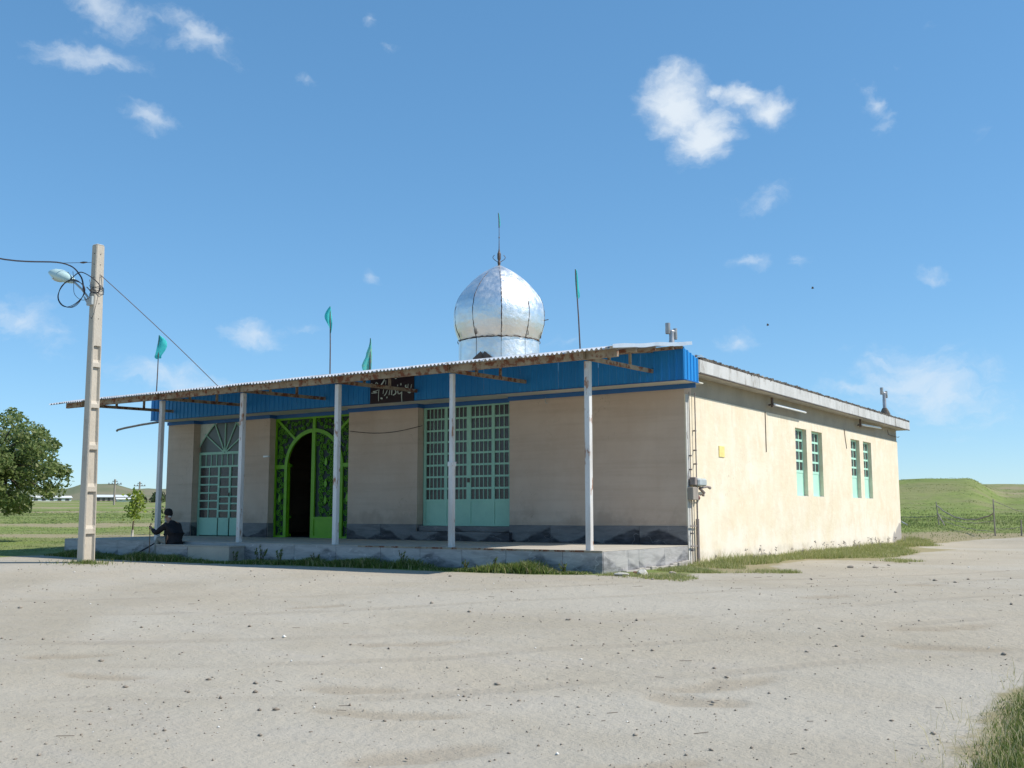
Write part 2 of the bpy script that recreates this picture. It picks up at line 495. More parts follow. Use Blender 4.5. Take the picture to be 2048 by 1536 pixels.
def glass_mat(name, c, tr=.25, rough=.08):
    m, nt, b = new_mat(name); g = NT(nt)
    b.inputs['Base Color'].default_value = (*c, 1); b.inputs['Roughness'].default_value = rough
    t = nt.nodes.new('ShaderNodeBsdfTransparent'); mx = nt.nodes.new('ShaderNodeMixShader'); mx.inputs[0].default_value = tr
    nt.links.new(b.outputs[0], mx.inputs[1]); nt.links.new(t.outputs[0], mx.inputs[2])
    nt.links.new(mx.outputs[0], nt.nodes['Material Output'].inputs[0])
    return m
M['glass'] = glass_mat('dusty_glass', (.075, .062, .06), .15, .22)
M['glass_light'] = glass_mat('pale_dusty_glass', (.12, .14, .13), .15, .3)
M['glass_teal'] = glass_mat('teal_glass', (.004, .022, .018), .1, .5)

def marble_mat(name, lo, hi, amp=.5, z0=0.0):
    """grey marble with book-matched mountain shaped dark veining"""
    m, nt, b = new_mat(name); g = NT(nt)
    P = g.coord(); x, y, z = g.sep(P)
    r = g.rand()
    u = g.m('ADD', g.m('ADD', x, y), g.m('MULTIPLY', r, 5.3))
    warp = g.m('MULTIPLY', g.noise(P, 1.6, 4, .55), .5)
    tri = g.m('PINGPONG', g.m('ADD', u, warp), .8)
    peak = g.m('MULTIPLY', tri, amp)
    zz = g.m('ADD', g.m('ADD', z, z0), g.m('MULTIPLY', g.m('SUBTRACT', g.noise(g.mapv(P, (1, 1, 2)), 3.0, 4, .5), .5), .12))
    d = g.m('SUBTRACT', peak, zz)
    f = g.m('MULTIPLY', g.rng(d, -.03, .035), g.rng(g.noise(g.mapv(P, (1, 1, 3)), 2.4, 5, .6), .25, .6, .55, 1))
    bands = g.noise(g.mapv(P, (.7, .7, 4)), 2.2, 6, .65, .8)
    base = g.mix(g.rng(bands, .35, .7), hi, tuple(q * .68 for q in hi))
    low = g.mix(g.rng(g.noise(g.mapv(P, (1, 1, 3)), 4, 6, .65), .35, .7), tuple(q * .7 for q in lo), tuple(q * 1.7 for q in lo))
    col = g.mix(f, base, low)
    vein = g.rng(g.m('ABSOLUTE', g.m('SUBTRACT', g.noise(g.mapv(P, (.8, .8, 1.6)), 1.3, 4, .5, .4), .5)), .0, .006, .45, 0)
    col = g.mix(vein, col, tuple(min(1, q * 1.5) for q in hi))
    g.put(b.inputs['Base Color'], col)
    b.inputs['Roughness'].default_value = .4
    b.inputs['Specular IOR Level'].default_value = .25
    return m
M['marble'] = marble_mat('marble_plinth', (.030, .030, .038), (.20, .19, .19), .40)
M['marble_edge'] = marble_mat('marble_terrace', (.20, .195, .20), (.45, .43, .415), .40, .40)

def ground_mat():
    m, nt, b = new_mat('ground'); g = NT(nt)
    P = g.coord()
    dirt = g.attr('dirt'); dry = g.attr('dry'); far = g.attr('far')
    # trampled pale earth
    d1 = g.mix(g.rng(g.noise(P, .35, 6, .6), .3, .7), (.365, .322, .25), (.425, .375, .295))
    d1 = g.mix(g.rng(g.noise(g.mapv(P, (.5, 2.2, 1), rot=(0, 0, R(28))), .8, 6, .65), .45, .8, 0, .55), d1, (.40, .36, .31))
    d1 = g.mix(g.rng(g.noise(P, 7, 6, .7), .5, .8, 0, .45), d1, (.38, .33, .27))
    d1 = g.mix(g.rng(g.noise(P, 45, 3, .6), .55, .75, 0, .35), d1, (.30, .26, .22))
    spk = g.rng(g.vor(P, 9), .05, .11, 1, 0)
    spm = g.m('MULTIPLY', spk, g.rng(g.noise(P, 1.1, 4), .52, .62, 0, .7))
    d1 = g.mix(spm, d1, (.24, .20, .17))
    # damp, browner hollows
    d1 = g.mix(g.rng(g.noise(g.mapv(P, (1, 1.6, 1), rot=(0, 0, R(20)), loc=(4, 9, 0)), .16, 5, .6), .42, .62, 0, .45), d1, (.46, .43, .37))
    # tyre tracks sweeping round the building corner
    xx, yy, _z = g.sep(P)
    wob = g.m('MULTIPLY', g.noise(P, .25, 3), 1.2)
    rad = g.m('ADD', g.m('SQRT', g.m('ADD', g.m('POWER', g.m('ADD', xx, 13.0), 2.0), g.m('POWER', g.m('SUBTRACT', yy, 9.0), 2.0))), wob)
    trk = None
    for r0 in (20.6, 22.1, 24.2, 25.7, 27.3):
        t_ = g.rng(g.m('ABSOLUTE', g.m('SUBTRACT', rad, r0)), .05, .17, 1, 0)
        trk = t_ if trk is None else g.m('MAXIMUM', trk, t_)
    trk = g.m('MULTIPLY', trk, g.rng(g.noise(P, .7, 5, .65), .38, .62))
    tread = g.m('MULTIPLY', trk, g.m('SINE', g.m('MULTIPLY', g.m('ADD', xx, g.m('MULTIPLY', yy, .6)), 55.0)))
    d1 = g.mix(g.m('MULTIPLY', trk, .38), d1, (.30, .26, .205))
    d1 = g.mix(g.m('MULTIPLY', g.attr('damp'), .5), d1, (.30, .245, .175))
    gr = g.vor(P, 38)
    d1 = g.mix(g.m('MULTIPLY', g.rng(gr, .10, .22, 1, 0), g.rng(g.noise(P, .9, 5, .6), .45, .65, 0, .6)), d1, (.26, .225, .18))
    d1 = g.mix(g.m('MULTIPLY', g.rng(g.vor(g.mapv(P, loc=(3, 3, 0)), 21), .05, .10, 1, 0), g.rng(g.noise(g.mapv(P, loc=(7, 2, 0)), .8, 4), .5, .62, 0, .7)), d1, (.58, .55, .48))
    # grass, clumped
    gn = g.noise(P, 1.7, 7, .7)
    gcol = g.mix(g.rng(gn, .3, .7), (.145, .20, .05), (.235, .28, .085))
    gcol = g.mix(g.rng(g.noise(P, .12, 5, .6), .42, .7, 0, .7), gcol, (.16, .20, .06))
    gcol = g.mix(g.rng(g.noise(g.mapv(P, loc=(30, 9, 0)), .09, 8, .7), .44, .62, 0, .6), gcol, (.24, .215, .12))
    gcol = g.mix(g.rng(g.noise(g.mapv(P, loc=(3, 19, 0)), .35, 7, .7), .52, .7, 0, .6), gcol, (.085, .13, .04))
    gcol = g.mix(g.rng(g.noise(P, 12, 5, .75), .55, .8, 0, .6), gcol, (.30, .29, .12))
    drycol = g.mix(g.noise(P, 1.3, 6, .7), (.36, .28, .20), (.25, .235, .12))
    dn = g.m('ADD', dry, g.m('MULTIPLY', g.m('SUBTRACT', g.noise(g.mapv(P, (.5, .5, 1)), .8, 6, .65), .5), 1.2))
    gcol = g.mix(g.rng(dn, .35, .75, 0, .9), gcol, drycol)
    f = g.m('ADD', dirt, g.m('MULTIPLY', g.m('SUBTRACT', g.noise(P, 1.6, 7, .7), .5), .9))
    col = g.mix(g.rng(f, -.08, .12), gcol, d1)
    g.put(b.inputs['Base Color'], col)
    b.inputs['Roughness'].default_value = .97
    b.inputs['Specular IOR Level'].default_value = .1
    h = g.m('ADD', g.m('MULTIPLY', g.noise(P, 24, 6, .7), .35), g.m('MULTIPLY', g.noise(P, 2.8, 6, .6), 1.0))
    h = g.m('ADD', h, g.m('MULTIPLY', spm, .4))
    h = g.m('ADD', h, g.m('MULTIPLY', g.m('SUBTRACT', g.m('MULTIPLY', tread, .06), trk), .5))
    h = g.m('ADD', h, g.m('MULTIPLY', g.noise(g.mapv(P, (1, 1.5, 1)), 8, 5, .7), .5))
    g.put(b.inputs['Normal'], g.bump(h, .9, .04))
    return m
M['ground'] = ground_mat()

def blade_mat(name, ca, cb, cc, tr=.35):
    m, nt, b = new_mat(name); g = NT(nt)
    s = g.attr('shade')
    col = g.mix(g.rng(s, 0, .6), ca, cb)
    col = g.mix(g.rng(s, .72, .95), col, cc)
    g.put(b.inputs['Base Color'], col)
    b.inputs['Roughness'].default_value = .55
    b.inputs['Specular IOR Level'].default_value = .25
    t = nt.nodes.new('ShaderNodeBsdfTranslucent'); g.put(t.inputs[0], col)
    mx = nt.nodes.new('ShaderNodeMixShader'); mx.inputs[0].default_value = tr
    nt.links.new(b.outputs[0], mx.inputs[1]); nt.links.new(t.outputs[0], mx.inputs[2])
    nt.links.new(mx.outputs[0], nt.nodes['Material Output'].inputs[0])
    return m
M['grass'] = blade_mat('grass_blades', (.085, .14, .03), (.17, .22, .05), (.45, .40, .20))
M['grass_yellow'] = blade_mat('grass_yellowing', (.20, .245, .075), (.34, .36, .125), (.60, .53, .31))
M['field_blade'] = blade_mat('field_blades', (.165, .215, .065), (.24, .28, .095), (.34, .32, .16), .45)
M['leaf'] = blade_mat('tree_leaves', (.12, .175, .055), (.22, .28, .09), (.34, .37, .17), .5)
M['leaf_young'] = blade_mat('sapling_leaves', (.18, .26, .03), (.28, .36, .05), (.38, .42, .10), .4)
M['leaf_far'] = blade_mat('far_leaves', (.045, .075, .03), (.08, .12, .04), (.12, .15, .06), .3)

# ------------------------------------------------------------------ ground
def sstep(a, b, x):
    t = np.clip((x - a) / (b - a), 0, 1)
    return t * t * (3 - 2 * t)

def fbm(x, y, f0=.08, n=5, seed=0):
    r = np.random.default_rng(seed)
    out = np.zeros_like(x, dtype=float); a = 1.0
    for i in range(n):
        for _ in range(3):
            t = r.uniform(0, 2 * np.pi); p = r.uniform(0, 6.28)
            k = f0 * r.uniform(.8, 1.25)
            out += a / 3 * np.sin(2 * np.pi * k * (x * math.cos(t) + y * math.sin(t)) + p)
        f0 *= 2.03; a *= .5
    return out

def gh(x, y):
    x = np.asarray(x, float); y = np.asarray(y, float)
    dx, dy = x - CAM.x, y - CAM.y
    d = np.hypot(dx, dy); az = np.degrees(np.arctan2(dx, dy))
    z = -.40 - .47 * sstep(0, 10.5, -4.0 - y)
    rw = sstep(-38, -20, az)
    left = .0115 * np.maximum(0, np.minimum(d, 750) - 30)
    right = .045 * np.maximum(0, np.minimum(d, 125) - 36) + .004 * np.maximum(0, np.minimum(d, 600) - 125)
    mound = 1.3 * sstep(-8.2, -9.9, az) * np.exp(-((d - 80) / 13.) ** 2)
    z = z + left * (1 - rw) + (right + mound) * rw
    amp = .012 + .06 * sstep(30, 70, d) + .4 * sstep(200, 900, d)
    z = z + rw * sstep(55, 75, d) * sstep(140, 100, d) * (.16 * fbm(x, y, .045, 5, 17))
    z = z + amp * fbm(x, y, .06, 4, 3) * sstep(2, 6, d) + sstep(30, 60, d) * .05 * fbm(x, y, .3, 3, 9)
    return z

DIRT = [(-90, -7.6), (-24, -6.0), (-15.6, -5.5), (-15.2, -3.9), (-12, -4.3), (-9, -4.35), (-6, -4.2), (-3, -4.3), (-.4, -4.25), (.4, -3.3), (1.3, -3.1), (1.2, -2.5), (2.3, -1.3), (1.35, 1.0), (1.3, 3.6),
        (2.6, 4.2), (2.4, 9), (2.7, 11.8), (1.6, 13.0), (1.0, 15.8), (2.0, 18.2), (3.5, 20.2), (6, 22.5), (14, 28), (60, 44), (60, 26), (20, 16), (10.5, 7), (7.6, 1.5), (6.2, .1), (6.6, -1.9),
        (8.6, -4), (9.0, -6.5), (8.4, -8.2), (7.5, -9.4), (7.2, -11), (7.3, -12.5), (7.9, -14), (8.6, -16), (10.5, -18), (14, -22), (20, -60), (-90, -60)]
PATCH = [(630, 1213), (810, 1265), (700, 1362), (1395, 1395), (850, 1475), (1240, 1505), (130, 1268), (1885, 1270), (770, 1403), (1650, 1220), (1850, 1196), (1900, 1330), (200, 1330), (1440, 1372)]
def poly_sd(x, y, poly):
    inside = np.zeros(x.shape, bool); dist = np.full(x.shape, 1e9)
    n = len(poly)
    for i in range(n):
        x1, y1 = poly[i]; x2, y2 = poly[(i + 1) % n]
        ex, ey = x2 - x1, y2 - y1
        t = np.clip(((x - x1) * ex + (y - y1) * ey) / (ex * ex + ey * ey), 0, 1)
        dist = np.minimum(dist, np.hypot(x - x1 - t * ex, y - y1 - t * ey))
        c = ((y1 > y) != (y2 > y)) & (x < (x2 - x1) * (y - y1) / (y2 - y1 + 1e-12) + x1)
        inside ^= c
    return np.where(inside, dist, -dist)

def ground_masks(x, y):
    dx, dy = x - CAM.x, y - CAM.y
    d = np.hypot(dx, dy); az = np.degrees(np.arctan2(dx, dy))
    sd = np.clip(poly_sd(x, y, DIRT), -1.5, 1.5)
    w = d + 2.5 * fbm(x, y, .02, 3, 21)
    dry = np.zeros_like(d)
    lw = sstep(-42, -46, az)
    for c, h in ((43.5, 3.0), (62, 4.5), (120, 9), (175, 16), (260, 14), (420, 40)):
        dry = np.maximum(dry, np.exp(-((w - c) / h) ** 2 * 1.5) * lw)
    rw = sstep(-30, -20, az)
    dry = np.maximum(dry, rw * .85 * sstep(46, 40, d + 1.2 * fbm(x, y, .15, 3, 5)))
    dry = np.maximum(dry, rw * .55 * sstep(72, 84, d + 5 * fbm(x, y, .03, 3, 6)))
    # sandy apron beside the terrace end
    dry = np.maximum(dry, .8 * np.exp(-(((x - 1.0) / 1.4) ** 2 + ((y + 3.2) / 1.1) ** 2)))
    return sd, dry

def damp_mask(x, y):
    out = np.zeros_like(x)
    for i, (px, py) in enumerate(PATCH):
        dr = pixdir(px, py)
        z = -.75 if py > 1300 else -.6
        t = (z - CAM.z) / dr.z; q = CAM + dr * t
        rr = np.random.default_rng(i)
        a = rr.uniform(-.5, .5) + .5; L_, W_ = rr.uniform(.34, .62), rr.uniform(.10, .2)
        ux, uy = x - q.x, y - q.y
        p = ux * math.cos(a) + uy * math.sin(a); s = -ux * math.sin(a) + uy * math.cos(a)
        s = s - .25 * p * p
        out = np.maximum(out, sstep(1.25, .7, np.hypot(p / L_, s / W_) + .25 * fbm(x, y, 1.2, 3, i)))
    return out

def build_ground():
    a_f = np.radians(np.arange(-70, 6, .3)); a_c = np.radians(np.arange(6, 290, 4.0))
    az = np.concatenate([a_f, a_c])
    rr = [0.0, .6, 1.2, 2.0]
    while rr[-1] < 5000: rr.append(rr[-1] * 1.0115 if rr[-1] < 60 else rr[-1] * 1.03)
    rr = np.array(rr[1:])
    A, Rr = np.meshgrid(az, rr)
    x = CAM.x + Rr * np.sin(A); y = CAM.y + Rr * np.cos(A)
    dm = damp_mask(x, y)
    z = gh(x, y) - .012 * dm
    V = np.stack([x.ravel(), y.ravel(), z.ravel()], 1)
    V = np.vstack([V, [[CAM.x, CAM.y, gh(CAM.x, CAM.y)]]])
    nA, nR = len(az), len(rr)
    i, j = np.meshgrid(np.arange(nR - 1), np.arange(nA), indexing='ij')
    j2 = (j + 1) % nA
    F = np.stack([i * nA + j, (i + 1) * nA + j, (i + 1) * nA + j2, i * nA + j2], -1).reshape(-1, 4)
    cen = len(V) - 1
    k = np.arange(nA)
    F2 = np.stack([np.full(nA, cen), k, (k + 1) % nA, (k + 1) % nA], 1)
    sd, dry = ground_masks(V[:, 0], V[:, 1])
    dm = np.append(dm.ravel(), 0)
    F = F[:, ::-1]
    m = np_mesh('ground', V, F, M['ground'], {'dirt': sd, 'dry': dry, 'damp': dm, 'far': np.zeros(len(V))})
    # close the small hole under the camera
    bm = bmesh.new(); bm.from_mesh(m); bm.verts.ensure_lookup_table()
    try: bm.faces.new([bm.verts[q] for q in range(nA)][::-1])
    except Exception: pass
    bm.to_mesh(m); bm.free()
    smooth(m)
    o = bpy.data.objects.new('ground', m); COL.objects.link(o)
    return tag(o, 'pale trampled earth yard giving way to green grass fields', None, None, 'structure')
build_ground()

def build_hills():
    az = np.radians(np.arange(-110, 40, .4)); rr = np.array([1500, 1750, 2000, 2300, 2600, 2900, 3400, 4200])
    prof = np.array([-.05, .12, .45, .9, 1.0, .75, .3, -.1])
    A, Rr = np.meshgrid(az, rr)
    x = CAM.x + Rr * np.sin(A); y = CAM.y + Rr * np.cos(A)
    ad = np.degrees(A)
    ridge = 44 + 9 * np.sin(ad * .55 + .6) + 5 * np.sin(ad * 1.7 + 2) + 2 * np.sin(ad * 4.1)
    ridge = ridge * (.35 + .65 * sstep(-30, -44, ad))
    z = 8 + prof[:, None] * ridge + 3 * fbm(x, y, .002, 4, 8)
    z[0] = 2; z[-1] = 0
    V = np.stack([x.ravel(), y.ravel(), z.ravel()], 1)
    nA, nR = len(az), len(rr)
    i, j = np.meshgrid(np.arange(nR - 1), np.arange(nA - 1), indexing='ij')
    F = np.stack([i * nA + j, i * nA + j + 1, (i + 1) * nA + j + 1, (i + 1) * nA + j], -1).reshape(-1, 4)
    mat = pm('hillside', (.13, .15, .07), (.22, .19, .12), .004, .95, bump=0, fine=.02)
    m = np_mesh('hills', V, F, mat); smooth(m)
    o = bpy.data.objects.new('hills', m); COL.objects.link(o)
    tag(o, 'low green hills along the far left horizon', None, None, 'structure')
build_hills()

# ------------------------------------------------------------------ the building
LW, DW, HW = 16.27, 17.55, 3.16        # front length, depth, height of the front openings
RC = .24                               # recess depth
B = thing('shrine_building', (-8, 8, -.45), 'low tan plastered shrine with blue front fascia and silver onion dome', 'building')

def wall_box(name, mat, *a):
    return MB().box(*a).build(name, mat, B)
segs = [(-LW + .3, -15.14), (-13.0, -12.05), (-9.2, -6.97), (-4.31, -.02)]
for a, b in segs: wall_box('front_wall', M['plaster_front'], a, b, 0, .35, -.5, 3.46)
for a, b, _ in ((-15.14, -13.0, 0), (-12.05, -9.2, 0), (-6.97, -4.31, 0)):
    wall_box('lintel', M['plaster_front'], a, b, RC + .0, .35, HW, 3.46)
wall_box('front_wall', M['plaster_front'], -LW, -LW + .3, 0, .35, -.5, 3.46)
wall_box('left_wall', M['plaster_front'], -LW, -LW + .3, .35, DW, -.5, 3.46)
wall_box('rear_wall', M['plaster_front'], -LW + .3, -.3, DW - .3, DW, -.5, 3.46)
# side wall with four window openings
WIN = [(6.8, 7.7), (8.13, 9.05), (11.85, 12.8), (13.2, 14.13)]
sw = MB()
ZS = 3.05
ys = [0] + [q for w in WIN for q in w] + [DW]
sw.box(-.02, 0, 0, .35, -.5, ZS)
ys[0] = .35
for k in range(0, len(ys), 2): sw.box(-.3, 0, ys[k], ys[k + 1], -.5, ZS)
for a, b in WIN:
    sw.box(-.3, 0, a, b, -.5, 1.06); sw.box(-.3, 0, a, b, 2.82, ZS)
sw.build('side_wall', M['plaster_side'], B)
wall_box('upper_wall', M['upper_wall'], -.3, -.021, 0.352, DW, ZS, 3.46)
MB().box(0, .007, .0, .15, -.42, ZS - .01).build('corner_strip', M['corner'], B)
wall_box('interior_floor', M['interior'], -LW + .3, -.3, .35, DW - .3, -.05, 0.0)

# roof slab, gravel top and ragged roofing felt along the edge
OS = .32
slab = fixnormals(MB().box(-LW - OS, OS, -.02, DW + .5, 3.46, 3.735).build('roof_slab', M['concrete'], B))
MB().box(-LW - OS + .05, OS - .05, .03, DW + .45, 3.735, 3.75).build('roof_surface', M['roof_top'], B)
def ragged(name, p0, p1, n, w, zb, h, mat):
    mb = MB(); p0, p1 = Vector(p0), Vector(p1); d = (p1 - p0)
    t = d.normalized(); s = Vector((-t.y, t.x, 0))
    rows = []
    for i in range(n + 1):
        c = p0 + d * (i / n)
        hh = h * rnd.uniform(.5, 1.5); ww = w * rnd.uniform(.8, 1.15); o_ = rnd.uniform(-.012, .012)
        rows.append([c + s * (o_ - ww), c + s * (o_ - ww * .6) + Vector((0, 0, hh)), c + s * (o_ - .004) + Vector((0, 0, hh * rnd.uniform(.7, 1.1))), c + s * (o_ + .008) + Vector((0, 0, -h * rnd.uniform(.2, .9)))])
    vs = [v + Vector((0, 0, zb)) for r_ in rows for v in r_]
    fs = [(i * 4 + k, i * 4 + k + 1, i * 4 + k + 5, i * 4 + k + 4) for i in range(n) for k in range(3)]
    return fixnormals(mb.add(vs, fs).build(name, mat, B))
M['edge_metal'] = pm('edge_metal', (.62, .605, .575), (.50, .485, .455), 2.6, .6, .1, bump=.3, c3=(.33, .30, .26), s3=4, lo3=.54, hi3=.68, stretch=(1, 1, .3))
y_ = .02
while y_ < DW + .48:
    e_ = min(y_ + rnd.choice([.95, 1.0, 1.0, .5]), DW + .5)
    o_ = rnd.uniform(.001, .007)
    MB().bevbox(OS + .0015, OS + .004 + o_, y_ + .003, e_ - .003, 3.474 + rnd.uniform(-.003, .003), 3.733 + rnd.uniform(-.004, .003), .0012).build('edge_sheet', M['edge_metal'], B)
    y_ = e_
MB().box(OS - .03, OS + .013, .02, DW + .5, 3.448, 3.4585).build('drip_strip', M['steel_dark'], B)
ragged('roofing_felt', (OS + .006, .05, 0), (OS + .006, DW + .5, 0), 330, -.12, 3.745, .046, M['tar'])
ragged('roofing_felt', (OS, DW + .505, 0), (-LW - OS, DW + .505, 0), 150, -.12, 3.745, .046, M['tar'])
lump = MB()
for k in range(46):
    y_ = .1 + rnd.random() ** .8 * (DW + .2); r_ = rnd.uniform(.02, .045)
    lump.lathe([(0.001, -r_), (r_, -r_ * .3), (r_ * .8, r_ * .5), (0.001, r_ * .8)], 6, (OS - rnd.uniform(.02, .1), y_, 3.775))
o = lump.build('roofing_gravel', M['roof_top'], B); tag(o, kind='stuff')
# crumpled sheet where felt meets the blue fascia
mb = MB()
for k in range(9):
    c = Vector((OS - .05 - rnd.random() * .1, -.02 + k * .035, 3.80 + rnd.uniform(-.02, .03)))
    mb.bar(c, c + Vector((rnd.uniform(-.06, .06), .09, rnd.uniform(-.05, .04))), .05, .012)
mb.build('flashing', M['galv'], B)

# blue corrugated fascia
OF = .70
ZB, ZT = 3.25, 3.90
def corr_profile(length, pitch=.165):
    pts = []; x = 0; n = int(round(length / pitch)); p = length / n
    for i in range(n):
        x0 = i * p
        pts += [(x0, 0), (x0 + p * .62, 0), (x0 + p * .70, .018), (x0 + p * .92, .018)]
    pts.append((length, 0))
    return pts
def fascia_panel(org, dirv, outv, length, z0, z1, z2=None):
    z1a = z1; z2 = z1 if z2 is None else z2
    pr = corr_profile(length)
    org, dirv, outv = Vector(org), Vector(dirv), Vector(outv)
    vs = []
    for t, dpt in pr:
        p = org + dirv * t + outv * dpt
        z1 = z1a + (z2 - z1a) * t / length
        vs += [(p.x, p.y, z0), (p.x, p.y, z1)]
        q = p - outv * .006
        vs += [(q.x, q.y, z0), (q.x, q.y, z1)]
    fs = []
    for i in range(len(pr) - 1):
        a = i * 4; c = a + 4
        fs += [(a, c, c + 1, a + 1), (a + 2, a + 3, c + 3, c + 2), (a, a + 2, c + 2, c), (a + 1, c + 1, c + 3, a + 3)]
    o = MB().add(vs, fs).build('fascia_panel', M['fascia'], B)
    return fixnormals(o)
xl = -16.17; nP = 17
w = (OS - xl) / nP
for i in range(nP):
    dz = rnd.uniform(-.003, .003)
    fascia_panel((xl + i * w + .003, -OF - rnd.uniform(0, .004), 0), (1, 0, 0), (0, -1, 0), w - .006, ZB + dz, ZT)
fascia_panel((OS, -OF + .004, 0), (0, 1, 0), (1, 0, 0), .62, ZB + .0, ZT - .03, ZT - .17)
fascia_panel((xl, -.04, 0), (0, -1, 0), (-1, 0, 0), .60, ZB + .0, ZT)
MB().box(xl + .02, OS - .02, -OF + .02, RC - .004, ZB + .006, ZB + .03).build('soffit', M['soffit'], B)
MB().box(xl, OS, -OF - .02, -OF + .014, ZB - .012, ZB + .004).box(OS - .02, OS + .02, -OF + .016, -.05, ZB - .012, ZB + .004).build('drip_edge', M['trim_blue'], B)
# blue band under the soffit, stepping into each recess
band = MB()
zb0, zb1 = HW, ZB + .004
cuts = [(-LW, -15.14), (-13.0, -12.05), (-9.2, -6.97), (-4.31, .22)]
for a, b in cuts: band.box(a - .02, b + .02, -.035, -.002, zb0, zb1)
for a, b in ((-15.14, -13.0), (-12.05, -9.2), (-6.97, -4.31)):
    band.box(a + .002, b - .002, RC - .04, RC - .003, zb0, zb1)
    band.box(a - .001, a + .03, -.001, RC - .041, zb0, zb1).box(b - .03, b + .001, -.001, RC - .041, zb0, zb1)
band.build('blue_band', M['trim_blue'], B)

# marble plinth tiles along the front wall and its recess reveals
def tile(parent, mat, x0, x1, y0, y1, z0, z1, b=.004):
    return MB().bevbox(x0, x1, y0, y1, z0, z1, b).build('marble_tile', mat, parent)
for a, b in ((-LW, -15.14), (-13.0, -12.05), (-9.2, -6.97), (-4.31, 0)):
    n = max(1, round((b - a) / 1.08)); w_ = (b - a) / n
    for i in range(n):
        tile(B, M['marble'], a + i * w_ + .003, a + (i + 1) * w_ - .003, -.022, -.001, .002, .375 + rnd.uniform(-.003, .003))
for x0 in (-15.14, -12.05, -6.97):
    tile(B, M['marble'], x0 + .001, x0 + .02, .003, RC - .03, .002, .375)

# ---- doors and windows
def frame_bars(mb, bars, y0, y1):
    for (x0, x1, z0, z1) in bars: mb.box(x0, x1, y0, y1, z0, z1)

def pane(parent, mat, w, h, cx, y, cz, cache={}):
    key = (mat.name, round(w, 3), round(h, 3))
    if key not in cache:
        cache[key] = MB().box(-w / 2, w / 2, -.002, .002, -h / 2, h / 2).mesh('pane', mat)
    o = bpy.data.objects.new('pane', cache[key]); COL.objects.link(o)
    o.parent = parent; o.matrix_parent_inverse = Matrix()
    o.location = Vector((cx, y, cz)) - Vector(parent['_w'])
    return o

def part_root(name, loc):
    """a part of the building with sub-parts: an Empty whose children sit in its own space"""
    e = bpy.data.objects.new(name, None); COL.objects.link(e)
    e.parent = B; e.location = Vector(loc) - Vector(B['_o']); e['_w'] = tuple(loc)
    return e
class BarList:
    def __init__(s): s.b = []
    def box(s, *a): s.b.append(a); return s
def sub_each(bl, name, mat, root):
    for a in bl.b: sub(MB().box(*a), name, mat, root)
def sub(mb, name, mat, root, sm=False):
    o = bpy.data.objects.new(name, mb.mesh(name, mat, sm)); COL.objects.link(o)
    o.parent = root; o.location = -Vector(root['_w'])
    return o

# wide grilled door on the right
def grille_door():
    x0, x1 = -6.97 + .02, -4.31
    r = part_root('grille_door', ((x0 + x1) / 2, RC, .34))
    zb, zp, zt = .34, .93, HW - .002
    y0, y1 = RC - .03, RC + .02
    W = x1 - x0
    # stiles located from the picture (fractions of the width)
    st = [(0, .03), (.238, .27), (.487, .535), (.757, .79), (.985, 1.0)]
    mb = MB()
    for a, b in st: mb.box(x0 + a * W, x0 + b * W, y0, y1, zb, zt)
    mb.box(x0 + .001, x1 - .001, y0 + .002, y1 - .002, zb + .001, zb + .05).box(x0 + .001, x1 - .001, y0 + .002, y1 - .002, zp - .03, zp + .03).box(x0 + .001, x1 - .001, y0 + .002, y1 - .002, zt - .035, zt - .001)
    sub(mb, 'frame', M['aqua'], r)
    rows = 8; gap = .045
    hh = (zt - .035 - zp - .03 - gap * (rows - 1)) / rows
    bars = BarList()
    for k in range(rows - 1):
        z = zp + .03 + (k + 1) * hh + k * gap
        for (a, b) in ((0.03, .238), (.27, .487), (.535, .757), (.79, .985)):
            bars.box(x0 + a * W, x0 + b * W, y0 + .008, y1 - .008, z, z + gap)
    sub_each(bars, 'glazing_bar', M['aqua'], r)
    for bi, (a, b, n) in enumerate(((0.03, .238, 5), (.27, .487, 5), (.535, .757, 5), (.79, .985, 4))):
        xa, xb = x0 + a * W, x0 + b * W; g_ = .018; w_ = (xb - xa - g_ * (n - 1)) / n
        for i in range(1, n):
            xx = xa + i * w_ + (i - 1) * g_
            sub(MB().box(xx, xx + g_, y0 + .012, y1 - .012, zp + .03, zt - .036), 'mullion', M['aqua'], r)
        for i in range(n):
            for k in range(rows):
                pane(r, M['glass'], w_, hh, xa + i * (w_ + g_) + w_ / 2, RC, zp + .03 + k * (hh + gap) + hh / 2)
        sub(MB().bevbox(xa - .001, xb + .001, y0 + .012, y1 - .012, zb + .045, zp - .025, .006), 'panel', M['aqua'], r)
    sub(MB().bevbox(x0 + .50 * W, x0 + .525 * W, y0 - .03, y0 - .001, 1.35, 1.45, .004), 'handle', M['steel_dark'], r)
grille_door()
tile(B, M['marble'], -6.96, -4.32, .05, RC + .1, .215, .335, .006)
tile(B, M['marble'], -7.05, -4.31 + .08, -.14, .235, .003, .21, .006)
wall_box('threshold', M['mortar'], -6.96, -4.32, .24, .35, -.2, .33)

